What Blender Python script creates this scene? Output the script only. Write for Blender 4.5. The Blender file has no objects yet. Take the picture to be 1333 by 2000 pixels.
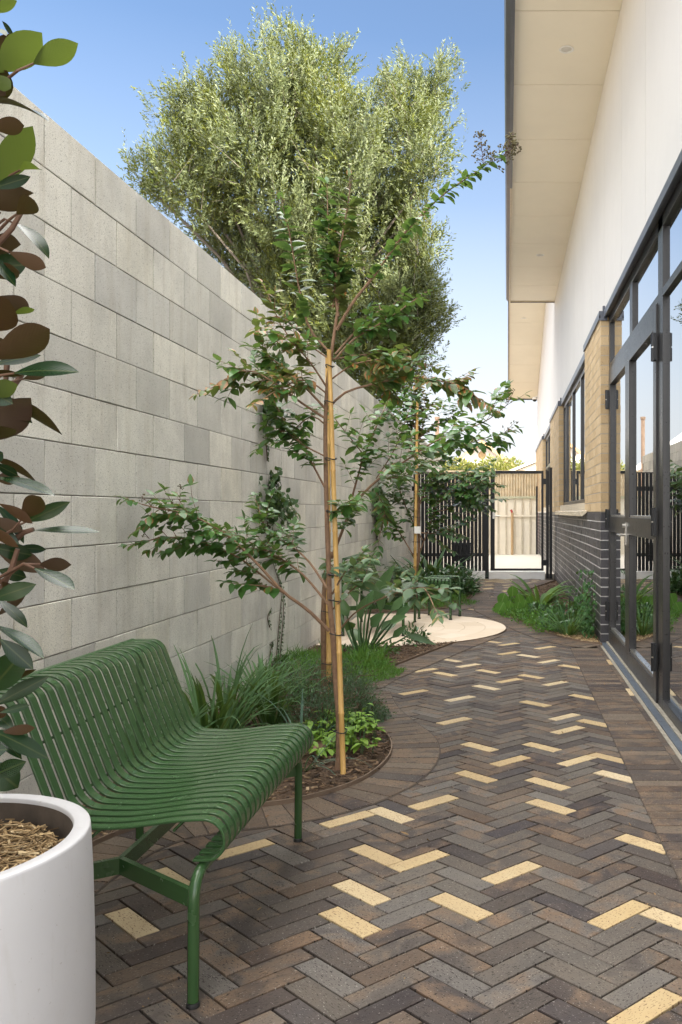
import bpy, math, random
import numpy as np
from mathutils import Vector, Matrix
R = math.radians
random.seed(7)
rng = np.random.default_rng(11)
scene = bpy.context.scene
COL = scene.collection

# ---------------------------------------------------------------- camera
F_PX, CX, CY, H = 1726.0, 991.0, 1000.0, 1.18       # survey of the photograph: focal length, vanishing point, eye height
cam = bpy.data.cameras.new('camera'); camo = bpy.data.objects.new('camera', cam); COL.objects.link(camo)
camo.location = (0, 0, H); camo.rotation_euler = (R(90), 0, 0)
cam.sensor_fit = 'AUTO'; cam.sensor_width = 36; cam.lens = F_PX / 2000 * 36
cam.shift_x = (666.5 - CX) / 2000; cam.shift_y = 0
cam.clip_start = 0.05; cam.clip_end = 2000
scene.camera = camo
# ---------------------------------------------------------------- sky and sun
SUN_EL = R(30); SUN_DIR = Vector((0.86, -0.51, 0)).normalized() * math.cos(SUN_EL) + Vector((0, 0, math.sin(SUN_EL)))
w = bpy.data.worlds.new('World'); scene.world = w; w.use_nodes = True
nt = w.node_tree; nt.nodes.clear()
wo = nt.nodes.new('ShaderNodeOutputWorld'); bg = nt.nodes.new('ShaderNodeBackground'); sky = nt.nodes.new('ShaderNodeTexSky')
sky.sky_type = 'NISHITA'; sky.sun_disc = False; sky.sun_elevation = SUN_EL
sky.sun_rotation = math.atan2(SUN_DIR.x, SUN_DIR.y); sky.air_density = 1.0; sky.dust_density = 2.0; sky.ozone_density = 3.0
bg.inputs['Strength'].default_value = 0.062
# added fill light in unseen sky overhead and behind the camera, clear blue ahead
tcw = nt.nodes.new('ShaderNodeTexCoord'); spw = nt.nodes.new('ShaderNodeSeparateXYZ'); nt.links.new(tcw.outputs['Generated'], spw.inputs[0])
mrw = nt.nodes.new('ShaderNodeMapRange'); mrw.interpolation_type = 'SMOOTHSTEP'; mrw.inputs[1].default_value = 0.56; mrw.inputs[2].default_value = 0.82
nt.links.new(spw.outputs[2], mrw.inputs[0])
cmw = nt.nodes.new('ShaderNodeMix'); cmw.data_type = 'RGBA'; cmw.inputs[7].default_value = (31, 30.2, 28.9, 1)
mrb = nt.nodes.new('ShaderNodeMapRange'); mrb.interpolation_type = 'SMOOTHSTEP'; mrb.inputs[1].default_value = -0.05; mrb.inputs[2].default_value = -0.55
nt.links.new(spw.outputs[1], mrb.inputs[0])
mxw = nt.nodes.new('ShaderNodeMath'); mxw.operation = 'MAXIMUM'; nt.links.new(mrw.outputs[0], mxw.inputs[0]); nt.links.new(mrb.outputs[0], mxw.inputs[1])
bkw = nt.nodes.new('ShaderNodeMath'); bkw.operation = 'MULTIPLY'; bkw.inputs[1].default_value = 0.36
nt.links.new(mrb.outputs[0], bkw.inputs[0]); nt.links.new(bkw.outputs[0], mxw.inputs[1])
hzr = nt.nodes.new('ShaderNodeValToRGB'); nt.links.new(spw.outputs[2], hzr.inputs[0])           # pale haze towards the horizon
while len(hzr.color_ramp.elements) < 5: hzr.color_ramp.elements.new(.5)
for e, (p_, c_) in zip(hzr.color_ramp.elements, [(.0, .97), (.10, .90), (.20, .60), (.33, .18), (.47, .0)]): e.position = p_; e.color = (c_, c_, c_, 1)
hzm = nt.nodes.new('ShaderNodeMix'); hzm.data_type = 'RGBA'; hzm.inputs[7].default_value = (4.0, 4.1, 4.2, 1)
nt.links.new(hzr.outputs[0], hzm.inputs[0]); nt.links.new(sky.outputs[0], hzm.inputs[6])
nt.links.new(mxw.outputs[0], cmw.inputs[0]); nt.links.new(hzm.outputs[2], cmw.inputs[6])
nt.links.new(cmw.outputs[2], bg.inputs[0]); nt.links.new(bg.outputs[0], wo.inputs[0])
sl = bpy.data.lights.new('sun', 'SUN'); sl.energy = 5.0; sl.angle = R(0.5); sl.color = (1, 0.92, 0.78)
so = bpy.data.objects.new('sun', sl); COL.objects.link(so); so.rotation_euler = SUN_DIR.to_track_quat('Z', 'Y').to_euler(); so.location = (20, -12, 20)
vs = scene.view_settings; vs.view_transform = 'Standard'; vs.look = 'None'; vs.gamma = 1; vs.use_curve_mapping = False
vs.exposure = 2.12
scene.cycles.max_bounces = 8; scene.cycles.diffuse_bounces = 5; scene.cycles.transparent_max_bounces = 16

# ---------------------------------------------------------------- helpers
def at(px, py, Y):
    return Vector(((px - CX) / F_PX * Y, Y, H + (CY - py) / F_PX * Y))
def G(px, py, z=0.0):
    Y = F_PX * (H - z) / (py - CY); return ((px - CX) / F_PX * Y, Y)

class Nodes:
    def __init__(s, name):
        s.m = bpy.data.materials.new(name); s.m.use_nodes = True; s.t = s.m.node_tree
        s.p = s.t.nodes['Principled BSDF']; s.out = s.t.nodes['Material Output']
    def n(s, typ, **kw):
        nd = s.t.nodes.new('ShaderNode' + typ)
        for k, v in kw.items(): setattr(nd, k, v)
        return nd
    def l(s, a, b): s.t.links.new(a, b)
    def set(s, nd, **kw):
        for k, v in kw.items():
            nd.inputs[k.replace('_', ' ')].default_value = v
    def val(s, x, inp):
        if hasattr(x, 'is_output'): s.l(x, inp)
        else: inp.default_value = x if not isinstance(x, tuple) or len(x) == 4 or inp.type == 'VECTOR' else (*x, 1)
    def coord(s, which='Object', scale=(1, 1, 1), rot=(0, 0, 0)):
        tc = s.n('TexCoord'); mp = s.n('Mapping'); s.l(tc.outputs[which], mp.inputs[0])
        mp.inputs['Scale'].default_value = scale; mp.inputs['Rotation'].default_value = rot
        return mp.outputs[0]
    def noise(s, vec, scale, detail=4, rough=0.6, dist=0):
        nd = s.n('TexNoise'); s.l(vec, nd.inputs['Vector']); s.set(nd, Scale=scale, Detail=detail, Roughness=rough, Distortion=dist)
        return nd.outputs['Fac']
    def ramp(s, fac, stops, interp='LINEAR'):
        nd = s.n('ValToRGB'); s.l(fac, nd.inputs[0]); cr = nd.color_ramp; cr.interpolation = interp
        while len(cr.elements) < len(stops): cr.elements.new(0.5)
        for e, (p, c) in zip(cr.elements, stops):
            e.position = p; e.color = (c, c, c, 1) if not isinstance(c, tuple) else (*c[:3], 1)
        return nd.outputs[0]
    def mix(s, fac, a, b, typ='MIX'):
        nd = s.n('Mix', data_type='RGBA', blend_type=typ)
        s.val(fac, nd.inputs[0]); s.val(a, nd.inputs[6]); s.val(b, nd.inputs[7]); return nd.outputs[2]
    def math(s, op, a, b=0.0):
        nd = s.n('Math', operation=op); s.val(a, nd.inputs[0]); s.val(b, nd.inputs[1]); return nd.outputs[0]
    def island(s): return s.n('NewGeometry').outputs['Random Per Island']
    def back(s): return s.n('NewGeometry').outputs['Backfacing']
    def bump(s, h, strength=0.3, dist=0.01):
        nd = s.n('Bump'); s.set(nd, Strength=strength, Distance=dist); s.l(h, nd.inputs['Height']); s.l(nd.outputs[0], s.p.inputs['Normal'])
    def base(s, c): s.val(c, s.p.inputs['Base Color'])
    def rough(s, r): s.val(r, s.p.inputs['Roughness'])

def plain(name, col, rough=0.6, metal=0.0, nscale=12, var=0.12, bump=0.05, spec=0.5):
    k = Nodes(name); v = k.coord()
    f = k.noise(v, nscale, 6); f2 = k.noise(v, nscale * 9, 3)
    a = k.ramp(f, [(0.25, tuple(c * (1 - var) for c in col)), (0.75, tuple(min(1, c * (1 + var)) for c in col))])
    k.base(a); k.rough(k.math('ADD', k.math('MULTIPLY', f2, 0.16), rough - 0.08)); k.p.inputs['Metallic'].default_value = metal
    k.p.inputs['Specular IOR Level'].default_value = spec
    if bump: k.bump(f2, bump, 0.004)
    return k.m

def UVsplit(k):
    uv = k.n('UVMap'); sp = k.n('SeparateXYZ'); k.l(uv.outputs[0], sp.inputs[0]); return uv.outputs[0], sp.outputs[0], sp.outputs[1]

def leafmat(name, dark, light, back=None, rib=None, brown=None, brown_amt=0.5, rough=0.4, transl=0.25, spec=0.5, nscale=3.0):
    """leaf: colour varies per leaf, midrib by UV, optional browned edges, translucent"""
    k = Nodes(name); uv, u, v = UVsplit(k); isl = k.island(); vec = k.coord()
    c = k.mix(isl, dark, light)
    c = k.mix(k.math('MULTIPLY', k.noise(vec, 40, 3), 0.5), c, tuple(x * 0.65 for x in dark))
    ed = k.math('ABSOLUTE', k.math('SUBTRACT', u, 0.5))
    if rib: c = k.mix(k.ramp(ed, [(0.02, 0.8), (0.05, 0.0)]), c, rib)
    if brown:
        nz = k.noise(vec, nscale, 2); nz2 = k.noise(vec, 70, 3)
        m = k.math('ADD', k.math('MULTIPLY', ed, 1.5), k.math('MULTIPLY', nz2, 0.6))
        m = k.math('ADD', m, k.math('MULTIPLY', nz, 1.1)); m = k.math('MULTIPLY', k.math('SUBTRACT', k.math('ADD', m, k.math('MULTIPLY', isl, 0.3)), 1.3 - brown_amt - 0.4), 1.0)
        c = k.mix(k.ramp(m, [(0.40, 0.0), (0.52, 1.0)]), c, brown)
    if back: c = k.mix(k.back(), c, k.mix(isl, back, tuple(x * 1.5 for x in back)))
    k.base(c); k.rough(k.math('ADD', rough, k.math('MULTIPLY', k.back(), .35))); k.p.inputs['Specular IOR Level'].default_value = spec
    k.bump(k.math('ABSOLUTE', k.math('SINE', k.math('MULTIPLY', k.math('SUBTRACT', v, k.math('MULTIPLY', ed, .55)), 45.0))), .10, .0015)
    tr = k.n('BsdfTranslucent'); k.l(k.mix(0.5, c, (0.30, 0.42, 0.06)), tr.inputs[0])
    ms = k.n('MixShader'); ms.inputs[0].default_value = transl
    k.l(k.p.outputs[0], ms.inputs[1]); k.l(tr.outputs[0], ms.inputs[2]); k.l(ms.outputs[0], k.out.inputs[0])
    return k.m

class MB:
    """collects shapes; build() links them as ONE mesh object"""
    def __init__(s): s.v = []; s.f = []; s.m = []; s.uv = []; s.smooth = False
    def add(s, vs, fs, mi=0, uv=None):
        o = len(s.v); s.v += [tuple(x) for x in vs]; s.f += [tuple(o + i for i in f) for f in fs]; s.m += [mi] * len(fs)
        s.uv += list(uv) if uv is not None else [(0.5, 0.5)] * len(vs)
    def box(s, x0, x1, y0, y1, z0, z1, mi=0):
        x0, x1 = min(x0, x1), max(x0, x1); y0, y1 = min(y0, y1), max(y0, y1); z0, z1 = min(z0, z1), max(z0, z1)
        s.add([(x0, y0, z0), (x1, y0, z0), (x1, y1, z0), (x0, y1, z0), (x0, y0, z1), (x1, y0, z1), (x1, y1, z1), (x0, y1, z1)],
              [(3, 2, 1, 0), (4, 5, 6, 7), (0, 1, 5, 4), (1, 2, 6, 5), (2, 3, 7, 6), (3, 0, 4, 7)], mi)
    def slab(s, poly, z0, z1, c=0.0, mi=0, uv=None):
        """upright prism on a polygon (counter-clockwise xy), chamfered top"""
        n = len(poly); cx = sum(p[0] for p in poly) / n; cy = sum(p[1] for p in poly) / n
        def ins(p):
            d = math.hypot(p[0] - cx, p[1] - cy) or 1; t = 1 - c * 1.4 / d; return (cx + (p[0] - cx) * t, cy + (p[1] - cy) * t)
        vs = [(*ins(p), z1) for p in poly] + [(*p, z1 - c) for p in poly] + [(*p, z0) for p in poly]
        fs = [tuple(range(n))]
        for i in range(n):
            j = (i + 1) % n
            if c: fs.append((i, n + i, n + j, j))
            fs.append((n + i, 2 * n + i, 2 * n + j, n + j))
        s.add(vs, fs, mi, (list(uv) * 3) if uv is not None else None)
    def bar(s, a, b, w_, h_, up=(0, 0, 1), mi=0):
        a, b = Vector(a), Vector(b); d = (b - a).normalized(); u = Vector(up); r = d.cross(u)
        if r.length < 1e-4: r = d.cross(Vector((1, 0, 0)))
        r.normalize(); u = r.cross(d).normalized(); vs = []
        for p in (a, b):
            for i, j in ((-1, -1), (1, -1), (1, 1), (-1, 1)): vs.append(p + r * (i * w_ / 2) + u * (j * h_ / 2))
        s.add(vs, [(3, 2, 1, 0), (4, 5, 6, 7), (0, 1, 5, 4), (1, 2, 6, 5), (2, 3, 7, 6), (3, 0, 4, 7)], mi)
    def tube(s, pts, r, n=8, mi=0, cap=True):
        pts = [Vector(p) for p in pts]; N = len(pts)
        rs = r if isinstance(r, (list, tuple)) else [r] * N
        if len(rs) == 2 and N != 2: rs = [rs[0] + (rs[1] - rs[0]) * i / (N - 1) for i in range(N)]
        vs = []; side = None; uv = []
        for i, p in enumerate(pts):
            d = (pts[min(i + 1, N - 1)] - pts[max(i - 1, 0)]).normalized()
            if side is None: side = d.cross(Vector((0.3, 0.2, 1)) if abs(d.z) < 0.9 else Vector((1, 0, 0))).normalized()
            side = (side - d * side.dot(d)).normalized(); up = d.cross(side)
            for j in range(n):
                a = 2 * math.pi * j / n; vs.append(p + (side * math.cos(a) + up * math.sin(a)) * rs[i]); uv.append((j / n, i / max(1, N - 1)))
        fs = [(i * n + j, i * n + (j + 1) % n, (i + 1) * n + (j + 1) % n, (i + 1) * n + j) for i in range(N - 1) for j in range(n)]
        if cap: fs += [tuple(range(n - 1, -1, -1)), tuple(range((N - 1) * n, N * n))]
        s.add(vs, fs, mi, uv)
    def lathe(s, prof, c=(0, 0, 0), n=32, mi=0):
        vs = [(c[0] + r * math.cos(2 * math.pi * j / n), c[1] + r * math.sin(2 * math.pi * j / n), c[2] + z) for r, z in prof for j in range(n)]
        fs = [(i * n + j, i * n + (j + 1) % n, (i + 1) * n + (j + 1) % n, (i + 1) * n + j) for i in range(len(prof) - 1) for j in range(n)]
        s.add(vs, fs, mi)
    def build(s, name, mats, parent=None, smooth=None, sharp=35, props=None):
        me = bpy.data.meshes.new(name); me.from_pydata(s.v, [], s.f)
        for m in (mats if isinstance(mats, (list, tuple)) else [mats]): me.materials.append(m)
        if any(s.m): me.polygons.foreach_set('material_index', s.m)
        li = np.empty(len(me.loops), np.int32); me.loops.foreach_get('vertex_index', li)
        uvl = me.uv_layers.new(name='UVMap'); uvl.data.foreach_set('uv', np.array(s.uv, np.float32)[li].ravel())
        if smooth:
            me.polygons.foreach_set('use_smooth', [True] * len(me.polygons)); me.set_sharp_from_angle(angle=R(sharp))
        me.update()
        return link(name, me, parent, props)
ORIG = {}                                            # world position of each thing's base
def link(name, me, parent=None, props=None):
    o = bpy.data.objects.new(name, me); COL.objects.link(o)
    if parent is not None:
        org = ORIG[parent.name]; me.transform(Matrix.Translation(-org)); o.parent = parent; ORIG[o.name] = org
    for k, v in (props or {}).items(): o[k] = v
    return o
def tag(o, label=None, cat=None, group=None, kind=None):
    for k, v in (('label', label), ('category', cat), ('group', group), ('kind', kind)):
        if v: o[k] = v
    return o
def empty(name, loc, label, cat, group=None):
    o = bpy.data.objects.new(name, None); COL.objects.link(o); o.location = loc; o.empty_display_size = 0.1; ORIG[o.name] = Vector(loc)
    return tag(o, label, cat, group)
S = {'kind': 'structure'}

# leaf blades: many at once ------------------------------------------------------------
def unit(a): return a / np.maximum(np.linalg.norm(a, axis=-1, keepdims=True), 1e-9)
PROF = {'ovate': [(0, .02), (.18, .34), (.42, .5), (.7, .36), (1, .0)], 'obovate': [(0, .04), (.1, .16), (.22, .30), (.36, .43), (.48, .49), (.58, .5), (.70, .455), (.80, .36), (.88, .24), (.95, .10), (1, .0)],
        'lance': [(0, .1), (.3, .5), (.65, .38), (1, 0)], 'strap': [(0, .42), (.25, .5), (.5, .48), (.75, .36), (.9, .2), (1, 0.02)],
        'quad': [(0, .08), (.5, .5), (1, 0)], 'round': [(0, .1), (.12, .38), (.5, .52), (.85, .36), (1, .05)]}
class Leaves:
    def __init__(s): s.V = []; s.F = []; s.U = []; s.o = 0
    def add(s, base, d, nrm, L, W, prof='ovate', curl=0.25, fold=0.15):
        base = np.atleast_2d(np.asarray(base, float)); n = len(base)
        d = unit(np.broadcast_to(np.asarray(d, float), (n, 3))); nrm = np.broadcast_to(np.asarray(nrm, float), (n, 3))
        sd = unit(np.cross(d, nrm)); nn = unit(np.cross(sd, d))
        L = np.broadcast_to(np.asarray(L, float), (n,))[:, None]; W = np.broadcast_to(np.asarray(W, float), (n,))[:, None]
        curl = np.broadcast_to(np.asarray(curl, float), (n,))[:, None]
        P = PROF[prof]; cols = []; uvs = []
        for t, hw in P:
            th = curl * t * 2
            c = base + d * (L * np.where(np.abs(th) > 1e-4, np.sin(th) / np.where(np.abs(th) > 1e-4, th, 1), 1) * t) - nn * (L * t * np.where(np.abs(th) > 1e-4, (1 - np.cos(th)) / np.where(np.abs(th) > 1e-4, th, 1), 0))
            for sgn in (-1, 0, 1):
                cols.append(c + sd * (W * hw * sgn) + nn * (W * hw * abs(sgn) * fold)); uvs.append((0.5 + 0.5 * sgn * (hw * 2 if prof in ('ovate', 'obovate', 'lance', 'round') else 1), t))
        K = len(cols); A = np.stack(cols, 1).reshape(-1, 3)
        fl = []
        for i in range(len(P) - 1):
            for j in (0, 1): fl.append((i * 3 + j, i * 3 + j + 1, i * 3 + j + 4, i * 3 + j + 3))
        fl = np.array(fl); fa = (np.arange(n)[:, None, None] * K + fl[None] + s.o).reshape(-1, 4)
        s.V.append(A); s.F.append(fa); s.U.append(np.tile(np.array(uvs), (n, 1))); s.o += len(A)
    def blade(s, pts, W, nrm=None):
        """one strap-like blade along a polyline of points, widths in a list"""
        P = np.asarray(pts, float); n = len(P); d = unit(np.gradient(P, axis=0))
        up = np.tile(np.array([0, 0, 1.0]) if nrm is None else np.asarray(nrm, float), (n, 1)); sd = unit(np.cross(d, up)); nn = np.cross(sd, d)
        W = np.asarray(W, float)[:, None]
        A = np.stack([P - sd * W / 2 + nn * W * 0.18, P, P + sd * W / 2 + nn * W * 0.18], 1).reshape(-1, 3)
        fl = [(i * 3 + j, i * 3 + j + 1, i * 3 + j + 4, i * 3 + j + 3) for i in range(n - 1) for j in (0, 1)]
        t = np.linspace(0, 1, n); U = np.stack([np.tile([0, .5, 1], n), np.repeat(t, 3)], 1)
        s.V.append(A); s.F.append(np.array(fl) + s.o); s.U.append(U); s.o += len(A)
    def flat(s, base, d, nrm, L, W):
        """cheap leaf: a single diamond face"""
        n = len(base); d = unit(d); sd = unit(np.cross(d, nrm)); L = L[:, None]; W = W[:, None]
        A = np.stack([base, base + d * L * .5 + sd * W / 2, base + d * L, base + d * L * .5 - sd * W / 2], 1).reshape(-1, 3)
        s.V.append(A); s.F.append(np.arange(n * 4).reshape(-1, 4) + s.o); s.U.append(np.tile([[.5, 0], [1, .5], [.5, 1], [0, .5]], (n, 1))); s.o += n * 4
    def build(s, name, mat, parent=None, props=None, smooth=True):
        V = np.concatenate(s.V); F = np.concatenate(s.F).astype(np.int32); U = np.concatenate(s.U)
        me = bpy.data.meshes.new(name); me.vertices.add(len(V)); me.vertices.foreach_set('co', V.astype(np.float32).ravel())
        me.loops.add(F.size); me.loops.foreach_set('vertex_index', F.ravel()); me.polygons.add(len(F))
        me.polygons.foreach_set('loop_start', np.arange(0, F.size, 4, dtype=np.int32)); me.polygons.foreach_set('loop_total', np.full(len(F), 4, np.int32))
        uvl = me.uv_layers.new(name='UVMap'); uvl.data.foreach_set('uv', U[F.ravel()].astype(np.float32).ravel())
        if smooth: me.polygons.foreach_set('use_smooth', np.ones(len(F), bool))
        me.materials.append(mat); me.update(); me.validate()
        return link(name, me, parent, props)

def inside(poly, x, y):
    c = False; n = len(poly)
    for i in range(n):
        x1, y1 = poly[i]; x2, y2 = poly[i - 1]
        if (y1 > y) != (y2 > y) and x < (x2 - x1) * (y - y1) / (y2 - y1) + x1: c = not c
    return c
def smoothline(pts, it=2):
    pts = [np.array(p, float) for p in pts]
    for _ in range(it):
        q = [pts[0]]
        for a, b in zip(pts[:-1], pts[1:]): q += [a * .75 + b * .25, a * .25 + b * .75]
        pts = q + [pts[-1]]
    return [tuple(p) for p in pts]
def resample(pts, step):
    P = np.array(pts, float); seg = np.linalg.norm(np.diff(P, axis=0), axis=1); s = np.concatenate([[0], np.cumsum(seg)])
    n = max(2, int(round(s[-1] / step)) + 1); t = np.linspace(0, s[-1], n)
    return np.stack([np.interp(t, s, P[:, i]) for i in range(P.shape[1])], 1)

# ---------------------------------------------------------------- materials
def mat_block():
    k = Nodes('concrete block'); v = k.coord(); isl = k.island()
    c = k.ramp(isl, [(0, (.52, .515, .48)), (.2, (.66, .65, .60)), (.35, (.75, .735, .67)), (.55, (.68, .67, .62)), (.7, (.80, .78, .70)), (.85, (.58, .575, .55)), (1, (.76, .735, .64))])
    blot = k.noise(v, 2.6, 5, .62)
    c = k.mix(k.ramp(blot, [(.42, .0), (.74, .55)]), c, (.33, .325, .31))
    st = k.noise(k.coord('Object', (1, 5.0, .55)), 3.2, 5, .7)
    c = k.mix(k.ramp(st, [(.50, .0), (.75, .38)]), c, (.36, .31, .22))
    fine = k.noise(v, 210, 2, .5); c = k.mix(k.ramp(fine, [(.35, .55), (.5, 0)]), c, (.33, .32, .30))
    vo = k.n('TexVoronoi'); k.l(v, vo.inputs['Vector']); k.set(vo, Scale=95.0, Randomness=1.0)
    gate = k.noise(v, 60, 1); pit = k.math('MULTIPLY', k.ramp(vo.outputs['Distance'], [(.13, 1.0), (.25, 0.0)]), k.ramp(gate, [(.48, 0), (.55, 1)]))
    c = k.mix(k.math('MULTIPLY', pit, .8), c, (.14, .135, .12))
    k.base(c); k.rough(.92); k.p.inputs['Specular IOR Level'].default_value = .2
    hgt = k.math('SUBTRACT', k.math('MULTIPLY', fine, .4), pit); k.bump(hgt, .5, .004); return k.m
M_BLOCK = mat_block()
M_MORTAR = plain('mortar', (.085, .068, .048), .95, nscale=30)
M_BED = plain('raked bed joint', (.24, .215, .18), .95, nscale=30)

def mat_paver(name, stops, yellow=False):
    k = Nodes(name); uv, u, v = UVsplit(k); isl = k.island()
    c = k.ramp(isl, stops, 'CONSTANT' if not yellow else 'LINEAR')
    vec = k.n('CombineXYZ'); k.l(u, vec.inputs[0]); k.l(v, vec.inputs[1]); k.l(k.math('MULTIPLY', isl, 40), vec.inputs[2])
    V = vec.outputs[0]
    val = k.noise(V, 17, 4, .6)
    if not yellow:
        blot = k.noise(V, 9, 3, .55, .6)
        amt = k.ramp(k.math('FRACT', k.math('MULTIPLY', isl, 17.3)), [(.45, .10), (.60, .85)])
        c = k.mix(k.math('MULTIPLY', k.ramp(blot, [(.44, 0), (.64, 1)]), amt), c, (.155, .098, .060))
        c = k.mix(k.math('MULTIPLY', k.ramp(blot, [(.34, 1), (.48, 0)]), k.math('MULTIPLY', amt, .75)), c, (.034, .024, .025))
        tone = k.math('FRACT', k.math('MULTIPLY', isl, 91.7))
        c = k.mix(k.math('MULTIPLY', tone, .14), c, (.21, .185, .155))
    c = k.mix(k.math('MULTIPLY', k.ramp(val, [(.3, 1), (.7, 0)]), .32), c, (.028, .024, .024) if not yellow else (.33, .21, .09))
    mp = k.n('Mapping'); k.l(V, mp.inputs[0]); mp.inputs['Scale'].default_value = (.38, 1, 1)
    pits = k.ramp(k.noise(mp.outputs[0], 250, 2, .5), [(.60, 0), (.65, 1)]); c = k.mix(pits, c, (.016, .012, .010) if not yellow else (.15, .09, .05))
    wh = k.ramp(k.noise(mp.outputs[0], 330, 1, .5), [(.70, 0), (.74, 1)])
    if not yellow: c = k.mix(k.math('MULTIPLY', wh, .75), c, (.36, .34, .31))
    wear = k.noise(k.coord('Object'), 1.3, 5, .65); c = k.mix(k.ramp(wear, [(.46, 0), (.75, .22)]), c, (.19, .165, .13))
    k.base(c); k.rough(k.math('ADD', k.math('MULTIPLY', val, .3), .45)); k.p.inputs['Specular IOR Level'].default_value = .24
    k.bump(k.math('SUBTRACT', k.math('MULTIPLY', k.noise(V, 160, 3), .5), pits), .45, .0025); return k.m
GREYS = [(0, (.078, .065, .055)), (.14, (.104, .089, .076)), (.28, (.054, .043, .038)), (.40, (.088, .077, .068)), (.52, (.032, .025, .026)), (.62, (.084, .055, .037)), (.74, (.044, .031, .028)), (.84, (.112, .102, .094)), (.93, (.036, .030, .034))]
BROWNS = [(0, (.062, .042, .031)), (.2, (.088, .060, .041)), (.38, (.038, .028, .027)), (.55, (.112, .079, .054)), (.7, (.052, .037, .031)), (.85, (.128, .096, .070))]
M_PAVE = mat_paver('dark clay paver', GREYS); M_PAVE_Y = mat_paver('cream clay paver', [(0, (.38, .285, .155)), (.4, (.46, .365, .22)), (.75, (.41, .31, .165)), (1, (.51, .43, .295))], True)
M_SOLD = mat_paver('brown clay paver', BROWNS)
M_SAND = plain('joint sand', (.055, .043, .034), .95, nscale=60, bump=.3)

def mat_brick(name, cols, rough, speck):
    k = Nodes(name); v = k.coord(); c = k.ramp(k.island(), cols)
    c = k.mix(k.math('MULTIPLY', k.noise(v, 18, 4), .35), c, tuple(x * .72 for x in cols[0][1]))
    p = k.ramp(k.noise(v, 130, 2), [(.64, 0), (.70, 1)]); c = k.mix(p, c, speck)
    k.base(c); k.rough(rough); k.bump(k.math('SUBTRACT', k.noise(v, 45, 4), p), .35, .004); return k.m
M_BRICK_D = mat_brick('charcoal brick', [(0, (.052, .05, .056)), (.5, (.068, .064, .072)), (1, (.084, .08, .088))], .42, (.03, .03, .03))
M_BRICK_T = mat_brick('tan brick', [(0, (.50, .36, .20)), (.5, (.56, .41, .235)), (1, (.62, .47, .28))], .85, (.22, .15, .08))
M_MORT_D = plain('pale mortar', (.60, .58, .57), .95, nscale=40); M_MORT_T = plain('brick mortar', (.42, .36, .28), .95, nscale=40)
M_CLAD = plain('white painted panel', (.645, .62, .59), .5, nscale=.9, var=.045, bump=.02)
M_SOFFIT = plain('cream soffit sheet', (.86, .80, .68), .55, nscale=1.3, var=.04, bump=.02)
M_GROOVE = plain('panel joint', (.13, .11, .09), .8)
M_FASCIA = plain('beige fascia', (.58, .49, .38), .5); M_GUTTER = plain('slate gutter', (.085, .095, .12), .35, nscale=3)
M_FRAME = plain('bronze grey aluminium', (.036, .035, .036), .30, .35, nscale=4, var=.06, bump=.0)
M_BLACK = plain('black steel', (.016, .017, .020), .38, .2, nscale=6, bump=.02)
M_STEEL = plain('brushed steel', (.55, .53, .50), .28, .95, nscale=40, bump=.02)
M_SILLT = plain('slate tile', (.070, .085, .108), .42, nscale=5, var=.15, bump=.02)
M_CONC = plain('concrete strip', (.22, .20, .165), .9, nscale=25, var=.25, bump=.3)
M_SLAB = plain('pale concrete slab', (.56, .52, .45), .8, nscale=3, var=.05, bump=.1)
M_WHITEC = plain('white concrete upstand', (.90, .90, .90), .7, nscale=6, var=.05)
M_SILLM = plain('cream metal sill', (.74, .66, .52), .25, .35, nscale=8)
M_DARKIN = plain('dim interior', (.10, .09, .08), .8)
def mat_glass():
    k = Nodes('window glass'); fr = k.n('Fresnel'); fr.inputs[0].default_value = 3.4; fadd = k.n('Math', operation='ADD', use_clamp=True); fadd.inputs[1].default_value = .32; k.l(fr.outputs[0], fadd.inputs[0])
    tr = k.n('BsdfTransparent'); tr.inputs[0].default_value = (.62, .66, .66, 1); gl = k.n('BsdfGlossy'); gl.inputs['Roughness'].default_value = 0.0; gl.inputs[0].default_value = (.97, .985, 1, 1)
    ms = k.n('MixShader'); k.l(fadd.outputs[0], ms.inputs[0]); k.l(tr.outputs[0], ms.inputs[1]); k.l(gl.outputs[0], ms.inputs[2]); k.l(ms.outputs[0], k.out.inputs[0]); return k.m
M_GLASS = mat_glass()
M_GREEN = plain('olive green powder coat', (.031, .076, .025), .25, nscale=2, var=.04, bump=0)
def mat_pot():
    k = Nodes('white fibreglass'); v = k.coord(); n1 = k.noise(v, 3.5, 6, .65); n2 = k.noise(k.coord('Object', (6, 6, 1.2)), 5, 5, .6); n3 = k.noise(v, 120, 2)
    c = k.mix(k.ramp(n1, [(.45, 0), (.8, .35)]), (.52, .52, .54), (.42, .41, .40)); c = k.mix(k.ramp(n2, [(.58, 0), (.72, .22)]), c, (.36, .34, .31)); c = k.mix(k.ramp(n3, [(.70, 0), (.74, .35)]), c, (.25, .22, .19))
    k.base(c); k.rough(k.math('ADD', .36, k.math('MULTIPLY', n1, .3))); k.bump(n1, .03, .01); return k.m
M_POT = mat_pot()
M_RUBBER = plain('black rubber', (.012, .012, .012), .6)
M_LAMPW = plain('white lamp trim', (.85, .84, .82), .4)
M_PATIO = None
def mat_patio():
    k = Nodes('pale limestone setts'); v = k.coord('Object'); 
    c = k.ramp(k.island(), [(0, (.50, .415, .32)), (.5, (.56, .475, .375)), (1, (.60, .52, .43))])
    c = k.mix(k.math('MULTIPLY', k.noise(v, 9, 5), .35), c, (.46, .36, .26)); k.base(c); k.rough(.75); k.bump(k.noise(v, 90, 4), .2, .003); return k.m
M_PATIO = mat_patio(); M_PATJ = plain('patio joint', (.30, .24, .18), .9)
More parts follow.
